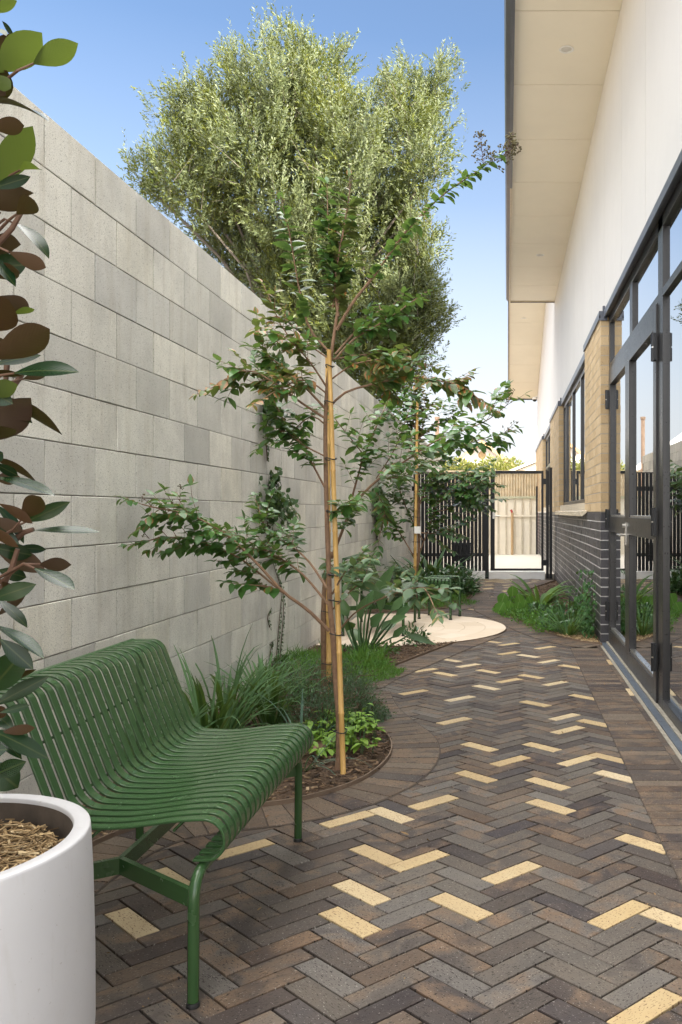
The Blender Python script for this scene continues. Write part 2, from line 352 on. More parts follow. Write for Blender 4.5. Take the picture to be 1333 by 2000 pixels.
def mat_mulch():
    k = Nodes('bark mulch'); v = k.coord(); c = k.ramp(k.noise(v, 55, 6, .7), [(.3, (.028, .017, .010)), (.5, (.085, .050, .028)), (.68, (.15, .095, .052)), (.85, (.27, .19, .11))])
    k.base(c); k.rough(.95); k.bump(k.noise(v, 80, 5, .7), 1.0, .02); return k.m
M_MULCH = mat_mulch()
def mat_chips(name, cols):
    k = Nodes(name); v = k.coord(); c = k.mix(k.math('MULTIPLY', k.noise(v, 90, 3), .4), k.ramp(k.island(), cols), cols[0][1]); k.base(c); k.rough(.9); return k.m
M_CHIP = mat_chips('bark chips', [(0, (.035, .021, .013)), (.5, (.10, .058, .032)), (.8, (.18, .11, .06)), (.93, (.25, .165, .09)), (1, (.42, .31, .19))])
M_STRAW = mat_chips('straw mulch', [(0, (.12, .075, .035)), (.5, (.36, .24, .11)), (.8, (.52, .38, .20)), (1, (.66, .52, .32))])
M_EDGE = plain('weathered steel edging', (.17, .12, .085), .7, .2, nscale=12, var=.3)
M_SOIL = plain('soil', (.16, .13, .09), .95, nscale=2, var=.3, bump=.2)
M_BARK = plain('grey brown bark', (.21, .125, .075), .8, nscale=35, var=.35, bump=.4)
M_TWIG = plain('red brown twig', (.10, .052, .032), .7, nscale=40, var=.3)
M_OBARK = plain('olive bark', (.12, .10, .08), .9, nscale=14, var=.4, bump=.5)
M_TIE = plain('black tie', (.012, .012, .012), .5)
def mat_bamboo():
    k = Nodes('bamboo'); uv, u, v = UVsplit(k); vec = k.coord('Object', (14, 14, 1.2))
    c = k.ramp(k.noise(vec, 6, 4), [(.3, (.50, .29, .085)), (.7, (.66, .42, .15))]); k.base(c); k.rough(.42); return k.m
M_BAMBOO = mat_bamboo()

# ---------------------------------------------------------------- layout in plan (metres; x across, y along the path)
WALL_X, HOUSE_X, FENCE_Y = -1.695, 0.842, 15.67
SHARP = [(-.87, 5.18), (-.95, 5.5), (-1.0, 5.8)]
bed1 = smoothline([(-1.52, -.6), (-1.52, 2.7), (-1.47, 3.1), (-1.36, 3.33), (-1.18, 3.45), (-.984, 3.52), (-.872, 3.567), (-.748, 3.676), (-.638, 3.835), (-.575, 4.05), (-.555, 4.3), (-.60, 4.57), (-.68, 4.75), (-.78, 4.98), (-.90, 5.3), (-1.0, 5.75)], 2)
bed2 = smoothline([(-1.07, 5.95), (-1.0, 6.3), (-.868, 6.72), (-.666, 7.33), (-.459, 7.96), (-.27, 8.5)], 2)
bed3 = smoothline([(-1.5, 10.3), (-.8, 10.55), (-.58, 11.2), (-.47, 12.1), (-.50, 12.8), (-.62, 13.6), (-.85, 14.4), (-1.1, 15.3), (-1.2, 15.6)], 2)
bedR = smoothline([(.84, 7.83), (.652, 7.99), (.457, 8.38), (.29, 8.9), (.12, 9.6), (-.06, 10.2), (-.185, 10.7), (-.15, 11.3), (.0, 12.1), (.22, 13.0), (.45, 13.8), (.70, 14.7), (.84, 15.2)], 2)
PAT_C, PAT_R = (-1.26, 8.93), 1.25
poly1 = bed1 + bed2 + [(-1.0, 9.2), (-1.7, 9.2), (-1.7, -.6)]
poly3 = bed3 + [(-1.7, 15.6), (-1.7, 10.3)]
polyR = bedR + [(.84, 15.2)]

# the ground sheet, alley slab
g = MB(); g.add([(-300, -60, -.09), (300, -60, -.09), (300, 500, -.09), (-300, 500, -.09)], [(0, 1, 2, 3)]); g.build('ground', M_SOIL, props=S)
g = MB(); g.box(-1.72, .86, -1.2, FENCE_Y - .05, -.085, -.018); g.build('paving_base', M_SAND, props=S)
g = MB(); g.box(-40, 40, -40, -1.21, -.085, -.02); g.build('added_bounce_slab', M_CONC, props=S)  # added unseen behind the camera to bounce light into the court
g = MB(); g.box(-1.72, .84, FENCE_Y + .13, 25.4, -.08, .075); g.build('alley_slab', M_SLAB, props=S)

# herringbone path -----------------------------------------------------
E1, E2, P0 = np.array((.05235, .04995)), np.array((-.05235, .04995)), np.array((-.0357, 1.9974))
YEL = [(286,1790,1),(357,1706,1),(207,1815,1),(285,1629,1),(488,1658,0),(679,1605,0),(768,1583,1),(847,1561,0),(740,1663,1),(823,1674,0),(713,1730,1),(692,1788,1),(897,1767,1),(997,1704,0),(1211,1796,0),(1310,1812,1),(1275,1980,0),(1252,1656,1),(1075,1577,1),(1068,1529,1),(928,1513,1),(996,1482,0),(1200,1518,1),(1138,1483,0),(1185,1479,1),(935,1455,1),(1056,1457,1),(887,1411,0),(1109,1421,0),(1150,1410,1),(1100,1397,0),(1041,1377,1),(893,1366,0),(1133,1358,1),(942,1344,1),(1083,1337,0),(990,1330,0),(1034,1323,1),(1111,1302,1),(868,1316,1),(949,1312,1),(910,1301,0),(881,1290,1),(1071,1291,0),(1030,1280,1),(992,1275,0),(1064,1266,0),(991,1257,0),(957,1252,1),(805,1352,0),(830,1310,0),(922,1180,0),(948,1174,0),(919,1190,1),(969,1166,1)]
ypts = [(*G(a, b), c) for a, b, c in YEL]
SLOT = []
def soldier_out(line):
    P = np.array(line); d = unit(np.gradient(P, axis=0)); return P, np.stack([d[:, 1], -d[:, 0]], 1)
def near_soldier(): pass
pv = MB(); rr = random.Random(3); cand = []
for i in range(-9, 9):
    for j in range(-45, 175):
        for o in (0, 1):
            uv = (np.array((0., 0.)), np.array((3., 1.))) if o == 0 else (np.array((3., -2.)), np.array((4., 1.)))
            org = P0 + i * 3 * (E1 - E2) + j * (E1 + E2)
            a, b = uv; c = org + E1 * (a[0] + b[0]) / 2 + E2 * (a[1] + b[1]) / 2
            if not (-1.75 < c[0] < .60 and -.8 < c[1] < FENCE_Y - .12): continue
            if math.hypot(c[0] - PAT_C[0], c[1] - PAT_C[1]) < PAT_R - .10: continue
            if inside(poly1, *c) or inside(poly3, *c) or inside(polyR, *c): continue
            cand.append((c, org, a, b, o))
yel = set()
for (x, y, o) in ypts:
    best = min((k for k in range(len(cand)) if cand[k][4] == o), key=lambda k: (cand[k][0][0] - x) ** 2 + (cand[k][0][1] - y) ** 2)
    yel.add(best)
for k, (c, org, a, b, o) in enumerate(cand):
    g2 = .0026 / .0724
    q = [(a[0] + g2, a[1] + g2), (b[0] - g2, a[1] + g2), (b[0] - g2, b[1] - g2), (a[0] + g2, b[1] - g2)]
    poly = [tuple(org + E1 * u + E2 * v) for u, v in q]
    isy = k in yel or (c[1] > 11.2 and rr.random() < .13) or (c[1] < 1.9 and rr.random() < .08)
    dz = rr.uniform(-.0013, .0013); off = (rr.random() * 9, rr.random() * 9)
    uvs = [(off[0], off[1]), (off[0] + .22, off[1]), (off[0] + .22, off[1] + .073), (off[0], off[1] + .073)]
    if o: uvs = [uvs[1], uvs[2], uvs[3], uvs[0]]
    pv.slab(poly, -.03, dz, .0018, 1 if isy else 0, uvs)
pv.build('path', [M_PAVE, M_PAVE_Y], props=S)

# soldier courses along the beds and the house -------------------------
so_, sj = MB(), MB()
def soldiers(line, width=.233, side=1, pitch=.0795, flip=False):
    P = resample(line, pitch); d = unit(np.gradient(P, axis=0)); N = np.stack([d[:, 1], -d[:, 0]], 1) * side
    for i in range(len(P) - 1):
        t = .0016; a, b = P[i] * (1 - t / pitch) + P[i + 1] * (t / pitch), P[i + 1] * (1 - t / pitch) + P[i] * (t / pitch)
        na, nb = N[i], N[i + 1]; A, B = a + na * width, b + nb * width
        if np.linalg.norm(B - A) < .02 or np.dot(B - A, b - a) < 0: continue
        gap = (B - A) / np.linalg.norm(B - A) * .0012; A, B = A + gap, B - gap
        off = (rr.random() * 9, rr.random() * 9); uvs = [(off[0], off[1]), (off[0], off[1] + .078), (off[0] + .23, off[1] + .078), (off[0] + .23, off[1])]
        q = [tuple(a), tuple(b), tuple(B), tuple(A)]; uq = [uvs[0], uvs[1], uvs[2], uvs[3]]
        ar = sum(q[m][0] * q[(m + 1) % 4][1] - q[(m + 1) % 4][0] * q[m][1] for m in range(4))
        if ar < 0: q = q[::-1]; uq = uq[::-1]
        so_.slab(q, -.03, .0052 + rr.uniform(-.0008, .0008), .0018, 0, uq)
        e = [tuple(P[i] - N[i] * .004), tuple(P[i + 1] - N[i + 1] * .004), tuple(P[i + 1] + N[i + 1] * (width + .006)), tuple(P[i] + N[i] * (width + .006))]
        if ar < 0: e = e[::-1]
        sj.slab(e, -.02, .0018 + .0001 * (i % 2))
soldiers(bed1); soldiers(bed2); soldiers(bed3); soldiers(bedR, side=-1)
soldiers([(.552, -1.0), (.552, 7.62)])
so_.build('border_course', M_SOLD, props=S); sj.build('border_joint', M_SAND, props=S)
th = MB(); y = -1.0
while y < 7.75:
    off = (rr.random() * 9, rr.random() * 9); th.slab([(.788, y), (.818, y), (.818, y + .226), (.788, y + .226)], -.03, .003, .0015, 1 if rr.random() < .13 or abs(y - 5.66) < .12 else 0, [(off[0], off[1]), (off[0], off[1] + .03), (off[0] + .2, off[1] + .03), (off[0] + .2, off[1])]); y += .23
th.build('edge_course', [M_SOLD, M_PAVE_Y], props=S)
g = MB(); g.box(.8195, .8425, -1.2, 7.78, -.05, .0045); g.build('concrete_strip', M_CONC, props=S)
g = MB(); y = 7.93
while y > -1.2: g.box(.844, .925, y - .597, y, -.05, .010); y -= .6
g.build('threshold_tiles', M_SILLT, props=S)

# round patio ----------------------------------------------------------
pt = MB(); pj = MB()
def arcpoly(r0, r1, a0, a1, n=4):
    return [(PAT_C[0] + r0 * math.cos(a0 + (a1 - a0) * k / n), PAT_C[1] + r0 * math.sin(a0 + (a1 - a0) * k / n)) for k in range(n, -1, -1)][::-1][::-1]
r0 = .0; ring = 0
pj.slab([(max(WALL_X + .01, PAT_C[0] + (PAT_R - .004) * math.cos(a * math.pi / 36)), PAT_C[1] + (PAT_R - .004) * math.sin(a * math.pi / 36)) for a in range(72)], -.03, .0055)
while r0 < PAT_R - .05:
    r1 = min(PAT_R, r0 + .208); n = max(1, int(2 * math.pi * (r0 + .1) / .30)); ph = ring * .37
    for q in range(n):
        a0, a1 = ph + 2 * math.pi * q / n, ph + 2 * math.pi * (q + 1) / n; g0 = .0022 / max(r1, .1)
        K = max(3, int((a1 - a0) / .16)); outer = [(a0 + g0 + (a1 - a0 - 2 * g0) * t / K) for t in range(K + 1)]
        poly = [(PAT_C[0] + (r1 - .0015) * math.cos(t), PAT_C[1] + (r1 - .0015) * math.sin(t)) for t in outer]
        if r0 > 0: poly += [(PAT_C[0] + (r0 + .0015) * math.cos(t), PAT_C[1] + (r0 + .0015) * math.sin(t)) for t in outer[::-1]]
        poly = [(max(WALL_X + .012, x), y) for x, y in poly]
        if max(p[0] for p in poly) <= WALL_X + .02: continue
        pt.slab(poly, .0, .0105, .0012)
    r0 = r1; ring += 1
pj.build('patio_joints', M_PATJ, props=S); pt.build('patio', M_PATIO, props=S)
ed = MB()
def edging(line, z=.022, t=.006):
    P = np.array([p for p in line if z < .015 or math.hypot(p[0] - PAT_C[0], p[1] - PAT_C[1]) > PAT_R - .02]); d = unit(np.gradient(P, axis=0)); N = np.stack([-d[:, 1], d[:, 0]], 1)
    A, B = P, P + N * t; n = len(P)
    vs = [(*a, -.05) for a in A] + [(*a, z) for a in A] + [(*b, z) for b in B] + [(*b, -.05) for b in B]
    fs = []
    for i in range(n - 1):
        for q in range(3): fs.append((q * n + i, q * n + i + 1, (q + 1) * n + i + 1, (q + 1) * n + i))
    ed.add(vs, fs)
edging(bed1); edging(bed2); edging(bed3); edging(bedR[::-1])
edging([(PAT_C[0] + (PAT_R + .004) * math.cos(a), PAT_C[1] + (PAT_R + .004) * math.sin(a)) for a in np.linspace(-1.9, 1.9, 60)], .012)
ed.build('garden_edging', M_EDGE, props=S)

# mulch beds -----------------------------------------------------------
def mulch(name, poly, chips, rmin=None):
    xs = [p[0] for p in poly]; ys = [p[1] for p in poly]; st = .05; m = MB(); idx = {}; r2 = random.Random(5)
    inp = lambda x, y: inside(poly, x, y) and math.hypot(x - PAT_C[0], y - PAT_C[1]) > PAT_R - .03
    nx, ny = int((max(xs) - min(xs)) / st) + 2, int((max(ys) - min(ys)) / st) + 2
    m.slab(poly[::1] if sum((poly[i - 1][0] * poly[i][1] - poly[i][0] * poly[i - 1][1]) for i in range(len(poly))) > 0 else poly[::-1], -.05, -.003)
    for i in range(nx):
        for j in range(ny):
            x, y = min(xs) + i * st, min(ys) + j * st
            if all(inp(x + a, y + b) for a in (0, st) for b in (0, st)):
                q = []
                for a, b in ((0, 0), (1, 0), (1, 1), (0, 1)):
                    if (i + a, j + b) not in idx: idx[(i + a, j + b)] = len(m.v); m.v.append((x + a * st, y + b * st, r2.uniform(.0, .014))); m.uv.append((.5, .5))
                    q.append(idx[(i + a, j + b)])
                m.f.append(tuple(q)); m.m.append(0)
    c = 0
    while c < chips:
        x, y = r2.uniform(min(xs), max(xs)), r2.uniform(min(ys), max(ys)); c += 1
        if not inp(x, y): continue
        a = r2.uniform(0, 6.28); L, W, T = r2.uniform(.008, .035), r2.uniform(.004, .012), r2.uniform(.002, .005)
        if r2.random() < .03: L, W = r2.uniform(.05, .11), .005
        d = Vector((math.cos(a), math.sin(a), r2.uniform(-.25, .25))) * L / 2; p = Vector((x, y, r2.uniform(.008, .022)))
        m.bar(p - d, p + d, W, T, mi=1)
    m.build(name, [M_MULCH, M_CHIP], props=dict(kind='stuff'))
mulch('bark_mulch', poly1, 16000); mulch('bark_mulch', poly3, 1500); mulch('bark_mulch', polyR, 3500)

# ---------------------------------------------------------------- block wall on the left
WTOP = H + 7.32 * .2
bw = empty('block_wall', (WALL_X, 10, 0), 'tall grey concrete block wall along the left side of the path', 'wall')
bk = MB(); y00, y01 = -1.36, 23.24; rb = random.Random(9)
for c in range(14):
    z1 = WTOP - c * .2 - (.0 if c == 0 else .0020); z0 = WTOP - (c + 1) * .2 + .0020
    y = 3.239 - 12 * .4 + (.2 if c % 2 else 0)
    cuts = []
    while y < y01: cuts.append(y); y += .4
    cuts += [6.239, 12.239]; cuts = sorted(cuts)
    for a, b in zip(cuts[:-1], cuts[1:]):
        if b - a < .05: continue
        fx = WALL_X + rb.uniform(-.0012, .0012); ch = .002; g2 = .0046
        if abs(a - 6.239) < .02 or abs(b - 6.239) < .02: g2 = .004
        A, B = a + g2, b - g2
        bk.add([(fx, A + ch, z0 + ch), (fx, B - ch, z0 + ch), (fx, B - ch, z1 - ch), (fx, A + ch, z1 - ch), (fx - ch, A, z0), (fx - ch, B, z0), (fx - ch, B, z1), (fx - ch, A, z1),
                (fx - .19, A, z0), (fx - .19, B, z0), (fx - .19, B, z1), (fx - .19, A, z1)],
               [(0, 1, 2, 3), (4, 5, 1, 0), (5, 6, 2, 1), (6, 7, 3, 2), (7, 4, 0, 3), (8, 9, 5, 4), (9, 10, 6, 5), (10, 11, 7, 6), (11, 8, 4, 7), (11, 10, 9, 8)])
bk.build('blocks', M_BLOCK, bw)
mj = MB(); mj.box(WALL_X - .178, WALL_X - .0095, y00, y01 - .01, -.05, WTOP - .012); mj.build('mortar', M_BED, bw)
vj = MB()
for c in range(14):
    z1 = WTOP - c * .2 - .006; z0 = WTOP - (c + 1) * .2 + .006; y = 3.239 - 12 * .4 + (.2 if c % 2 else 0)
    while y < y01 - .1:
        if rb.random() < .93: vj.box(WALL_X - .012, WALL_X - .0090, y - .004, y + .004, z0, z1)
        y += .4
vj.build('perpend_joints', M_MORTAR, bw)

# ---------------------------------------------------------------- the house on the right
house = empty('house', (3, 8, 0), 'long white panelled house with charcoal brick base, tan brick piers and deep cream eaves', 'house')
HY0, HY1 = -1.6, 25.9
def bricks(name, mat, mort, segs, z0, z1, x=HOUSE_X, seed=1, phase=0):
    r2 = random.Random(seed); n = int(round((z1 - z0) / .086)); hgt = (z1 - z0) / n
    for (y0, y1) in segs:
        b, m = MB(), MB()
        m.box(x + .0022, x + .24, y0 + .0022, y1 - .004, z0, z1 - .004)
        for c in range(n):
            za, zb = z0 + c * hgt + .005, z0 + (c + 1) * hgt - .005
            edges = [y0]; y = y0 + (.12 if (c + phase) % 2 else .24)
            while y < y1 - .03: edges.append(y); y += .24
            edges.append(y1)
            for k, (a, e) in enumerate(zip(edges[:-1], edges[1:])):
                A = a + (.005 if k else 0); E = e - (.005 if k < len(edges) - 2 else 0); xo = x + r2.uniform(-.0012, .0012)
                yo = r2.uniform(-.001, .001) if k == 0 else 0
                b.box(xo, x + .112, A + yo, E, za, zb)
        m.build('mortar', mort, b.build(name, mat, house))
bricks('charcoal_brick_base', M_BRICK_D, M_MORT_D, [(7.95, HY1)], 0.0, 1.178, seed=2)
PIERS = [(7.95, 9.6), (14.36, 17.3), (21.0, HY1)]
bricks('tan_brick_pier', M_BRICK_T, M_MORT_T, PIERS, 1.180, 2.94, seed=3)
for a, b in PIERS:
    cf = MB()
    cf.box(HOUSE_X - .016, .888, a - .018, b + .01, 2.944, 2.985); cf.box(HOUSE_X - .016, HOUSE_X - .004, a - .018, b + .01, 2.92, 2.944); cf.box(HOUSE_X - .016, .9, a - .018, a - .006, 2.90, 2.944)
    cf.box(.862, .884, a + .02, a + .045, 2.985, 3.04)
    cf.build('cap_flashing', M_GUTTER, house)
# cladding panels, 1.2 m wide with fine joints
SOF1, SOF2 = 5.11, lambda y: 4.60 + (26.0 - y) * .255
cl = MB(); XC = .885; y = 6.85 - 1.2 * 7; edges = []
while y < HY1: edges.append(y); y += 1.2
edges += [HY1, 16.45]; edges = sorted(e for e in set(edges) if e >= HY0 - .3); edges[0] = HY0
for a, b in zip(edges[:-1], edges[1:]):
    if b - a < .05: continue
    t0, t1 = (SOF1 + .05, SOF1 + .05) if b <= 16.5 else (SOF2(a) + .03, SOF2(b) + .03)
    A, B = a + .0045, b - .0045; z0 = 2.99
    cl.add([(XC, A, z0), (XC, B, z0), (XC, B, t1), (XC, A, t0), (XC + .02, A, z0), (XC + .02, B, z0), (XC + .02, B, t1), (XC + .02, A, t0)],
           [(3, 2, 1, 0), (0, 1, 5, 4), (1, 2, 6, 5), (2, 3, 7, 6), (3, 0, 4, 7)])
cl.build('white_cladding', M_CLAD, house)
sh = MB()
sh.box(XC + .010, XC + .15, HY0, 16.45, 2.99, SOF1 + .2)
sh.add([(XC + .010, 16.45, 2.99), (XC + .010, HY1 - .01, 2.99), (XC + .010, HY1 - .01, SOF2(HY1)), (XC + .010, 16.45, SOF2(16.45)), (XC + .15, 16.45, 2.99), (XC + .15, HY1 - .01, 2.99), (XC + .15, HY1 - .01, SOF2(HY1)), (XC + .15, 16.45, SOF2(16.45))],
       [(3, 2, 1, 0), (4, 5, 6, 7), (0, 1, 5, 4), (1, 2, 6, 5), (2, 3, 7, 6), (3, 0, 4, 7)])
sh.build('wall_core', M_GROOVE, house)
# eaves
sf = MB(); y = 6.93 - 1.2 * 9
while y < 16.45:
    sf.box(.062, XC - .001, max(HY0, y) + .005, min(16.45, y + 1.2) - .005, SOF1, SOF1 + .012); y += 1.2
sf.build('soffit', M_SOFFIT, house)
sb = MB(); sb.box(.062, XC + .3, HY0, 16.45, SOF1 + .0125, SOF1 + .05); sb.build('soffit_backing', M_GROOVE, house)
s2 = MB(); sbb = MB(); y = 16.62
while y < 26.2:
    a, b = y + .005, min(26.25, y + 1.2) - .005
    for mb_, dz0, dz1, aa, bb in ((s2, 0, .012, a, b), (sbb, .0125, .06, a - .003, b + .003)):
        vs = [(x, q, SOF2(q) + dz) for dz in (dz0, dz1) for (x, q) in ((.068, aa), (XC - .001, aa), (XC - .001, bb), (.068, bb))]
        mb_.add(vs, [(3, 2, 1, 0), (4, 5, 6, 7), (0, 1, 5, 4), (1, 2, 6, 5), (2, 3, 7, 6), (3, 0, 4, 7)])
    y += 1.2
s2.build('raked_soffit', M_SOFFIT, house); sbb.build('soffit_backing', M_GROOVE, house)
fa = MB(); fa.box(.036, .061, 10.6, 16.47, SOF1 - .035, SOF1 + .22); fa.box(.036, XC, 16.451, 16.475, SOF1 - .02, SOF1 + .22); fa.build('beige_fascia', M_FASCIA, house)
fb = MB(); fb.box(.030, .061, HY0, 10.598, SOF1 - .05, SOF1 + .22); fb.box(.036, XC - .002, 16.476, 16.492, SOF1 - .028, SOF1 + .01); fb.build('slate_fascia', M_GUTTER, house)
gu = MB()
pts = [(.012, 0), (-.028, .012), (-.042, .05), (-.042, .13), (.012, .13)]
for (a, b) in ((HY0, 16.47),):
    n = len(pts); vs = [(.0185 + x, q, SOF1 - .0 + z) for q in (a, b) for x, z in pts]
    gu.add(vs, [(i, (i + 1) % n, n + (i + 1) % n, n + i) for i in range(n)] + [tuple(range(n - 1, -1, -1)), tuple(range(n, 2 * n))])
gu.build('gutter', M_GUTTER, house, smooth=True)
f2 = MB()
vs = [(x, q, SOF2(q) + dz) for q in (16.6, 26.25) for x, dz in ((.040, -.035), (.067, -.035), (.067, .25), (.040, .25))]
f2.add(vs, [(3, 2, 1, 0), (4, 5, 6, 7), (0, 1, 5, 4), (1, 2, 6, 5), (2, 3, 7, 6), (3, 0, 4, 7)])
f2.build('beige_fascia', M_FASCIA, house)
f3 = MB(); vs = [(x, q, SOF2(q) + dz) for q in (16.6, 26.28) for x, dz in ((.022, -.03), (.039, -.03), (.039, .27), (.022, .27))]
f3.add(vs, [(3, 2, 1, 0), (4, 5, 6, 7), (0, 1, 5, 4), (1, 2, 6, 5), (2, 3, 7, 6), (3, 0, 4, 7)]); f3.box(.04, XC, 26.251, 26.275, SOF2(26.25) - .03, SOF2(26.25) + .25)
f3.build('gutter', M_GUTTER, house)
rf = MB()
rf.add([(.03, HY0, SOF1 + .225), (.03, 16.5, SOF1 + .225), (7, 16.5, SOF1 + .9), (7, HY0, SOF1 + .9), (.03, HY0, SOF1 + .27), (.03, 16.5, SOF1 + .27), (7, 16.5, SOF1 + .95), (7, HY0, SOF1 + .95)],
       [(3, 2, 1, 0), (4, 5, 6, 7), (0, 1, 5, 4), (1, 2, 6, 5), (2, 3, 7, 6), (3, 0, 4, 7)])
vs = [(x, q, SOF2(q) + dz) for dz in (.275, .32) for (x, q) in ((.02, 16.5), (7, 16.5), (7, 26.3), (.02, 26.3))]
rf.add(vs, [(3, 2, 1, 0), (4, 5, 6, 7), (0, 1, 5, 4), (1, 2, 6, 5), (2, 3, 7, 6), (3, 0, 4, 7)])
rf.build('roof', M_GUTTER, house)
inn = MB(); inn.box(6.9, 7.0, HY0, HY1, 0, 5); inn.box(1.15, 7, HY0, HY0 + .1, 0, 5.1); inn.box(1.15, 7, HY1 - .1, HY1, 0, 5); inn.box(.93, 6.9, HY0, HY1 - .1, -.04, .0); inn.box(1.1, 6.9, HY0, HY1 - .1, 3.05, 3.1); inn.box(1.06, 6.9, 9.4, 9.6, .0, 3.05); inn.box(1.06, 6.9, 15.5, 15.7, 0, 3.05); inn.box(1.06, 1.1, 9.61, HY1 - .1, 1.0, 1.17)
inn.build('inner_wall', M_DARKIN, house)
cu = MB()
for k in range(30):
    yy = 9.75 + k * .05; cu.box(1.25 + .012 * (k % 2), 1.27 + .012 * (k % 2), yy, yy + .052, 1.2, 2.9)
cu.build('curtain', plain('off white curtain', (.60, .57, .52), .9), house)

# glazed front: doors and fixed panes (frame face at XF, glass at XG)
XF, XG = .915, .937
def frame_part(name, rects, parent=house, x0=XF, x1=XF + .05, mat=None):
    m = MB()
    for (a, b, c, d) in rects: m.box(x0, x1, a, b, c, d)
    o = m.build(name, mat or M_FRAME, parent); bv = o.modifiers.new('bevel', 'BEVEL'); bv.width = .0025; bv.segments = 2; bv.limit_method = 'ANGLE'
    return o
def pane(rects, parent, x=XG):
    m = MB()
    for (a, b, c, d) in rects: m.add([(x, a, c), (x, b, c), (x, b, d), (x, a, d)], [(0, 3, 2, 1)])
    return m.build('pane', M_GLASS, parent)
POST = (5.20, 5.36); FY0 = -1.2
frame_part('window_frame', [(7.87, 7.948, .012, 2.94), (POST[0], POST[1], .012, 2.94), (FY0, 7.87, 2.865, 2.94), (POST[1], 7.87, 2.452, 2.50), (6.46, 6.60, 2.50, 2.865),
                            (FY0, POST[0], 2.452, 2.50), (FY0, POST[0], .012, .075), (2.55, 2.68, .075, 2.452), (2.55, 2.68, 2.50, 2.865), (FY0, FY0 + .08, .075, 2.452)])
pane([(POST[1], 6.46, 2.50, 2.865), (6.60, 7.87, 2.50, 2.865), (2.68, POST[0], .075, 2.452), (2.68, POST[0], 2.50, 2.865), (FY0 + .08, 2.55, .075, 2.452), (FY0, 2.55, 2.50, 2.865)], house)
hd = MB(); hd.box(.868, .935, FY0, 7.93, 2.943, 2.985); hd.box(.868, .880, FY0, 7.93, 2.925, 2.943); hd.build('head_flashing', M_GUTTER, house)
def door(y0, y1, hinge_far, seam):
    d = frame_part('door', [(y0, y0 + .105, .02, 2.44), (y1 - .105, y1, .02, 2.44), (y0 + .105, y1 - .105, 2.30, 2.44), (y0 + .105, y1 - .105, 1.01, 1.14), (y0 + .105, y1 - .105, .02, .145)], x0=XF - .012, x1=XF + .035)
    for zz in ((.145, .165), (1.14, 1.155)): frame_part('glazing_bead', [(y0 + .105, y1 - .105, *zz)], d, XF - .004, XF + .028, M_STEEL)
    pane([(y0 + .105, y1 - .105, .145, 1.01), (y0 + .105, y1 - .105, 1.14, 2.30)], d, XG - .006)
    yh = y1 if hinge_far else y0
    for z in (.30, 1.12, 2.18):
        h = MB(); h.tube([(XF - .028, yh, z - .085), (XF - .028, yh, z - .005)], .015, 10); h.tube([(XF - .028, yh, z + .005), (XF - .028, yh, z + .085)], .015, 10)
        h.box(XF - .03, XF - .013, yh - .035, yh + .035, z - .082, z + .082); o = h.build('hinge', M_BLACK, d, smooth=True)
        q = MB(); q.tube([(XF - .028, yh, z - .005), (XF - .028, yh, z + .005)], .011, 8); q.build('hinge_pin', M_STEEL, d, smooth=True)
    return d
d1 = door(6.66, 7.865, True, 0); d2 = door(5.365, 6.655, False, 0)
hn = MB(); hn.tube([(XF - .012, 6.72, 1.005), (XF - .058, 6.72, 1.005)], .010, 10); hn.tube([(XF - .058, 6.715, 1.005), (XF - .06, 6.78, 1.004), (XF - .057, 6.86, 1.002)], .0095, 10)
hn.box(XF - .019, XF - .0125, 6.695, 6.745, .93, 1.10); hn.build('lever_handle', M_STEEL, d1, smooth=True)
lk = MB(); lk.tube([(XF - .012, 6.72, 1.075), (XF - .040, 6.72, 1.075)], .017, 12); lk.build('lock_cylinder', M_STEEL, d1, smooth=True)
sv = MB(); sv.box(XF - .028, XF - .002, FY0, 7.94, .0105, .018); sv.build('door_track', M_CONC, house)
# the two far windows
def window(y0, y1, mull, tran=None):
    z0, z1 = 1.285, 2.90
    r = [(y0, y0 + .07, z0, z1), (y1 - .07, y1, z0, z1), (y0 + .07, y1 - .07, z1 - .06, z1), (y0 + .07, y1 - .07, z0, z0 + .05)]
    ms = sorted(mull); cells = []; a = y0 + .07
    for mm in ms: r.append((mm - .04, mm + .04, z0 + .05, z1 - .06)); cells.append((a, mm - .04)); a = mm + .04
    cells.append((a, y1 - .07)); pr = []
    for c in cells:
        if tran: r.append((c[0], c[1], tran - .03, tran + .03)); pr += [(c[0], c[1], z0 + .05, tran - .03), (c[0], c[1], tran + .03, z1 - .06)]
        else: pr.append((c[0], c[1], z0 + .05, z1 - .06))
    o = frame_part('window', r); pane(pr, o); return o
w2 = window(9.6, 14.36, [11.0, 12.4, 13.75]); w3 = window(17.3, 21.0, [18.4, 19.7], 2.2)
for a, b in ((9.6, 14.36), (17.3, 21.0)): hd = MB(); hd.box(.872, .93, a + .01, b - .02, 2.903, 2.985); hd.build('head_flashing', M_GUTTER, house)
M_SILLB = plain('pale sill brick', (.58, .50, .38), .8)
for a, b in ((9.61, 14.35), (17.31, 20.99)):
    si = MB(); y = a
    while y < b - .02: si.box(.858, .97, y + .003, min(b, y + .24) - .003, 1.182, 1.283); y += .24
    si.build('window_sill', M_SILLB, house)
si = MB(); si.add([(.79, 9.3, 1.135), (.79, 14.7, 1.135), (.838, 14.7, 1.175), (.838, 9.3, 1.175), (.79, 9.3, 1.185), (.79, 14.7, 1.185), (.838, 14.7, 1.20), (.838, 9.3, 1.20)],
                  [(3, 2, 1, 0), (4, 5, 6, 7), (0, 1, 5, 4), (1, 2, 6, 5), (2, 3, 7, 6), (3, 0, 4, 7)]); si.build('metal_sill', M_SILLM, house)
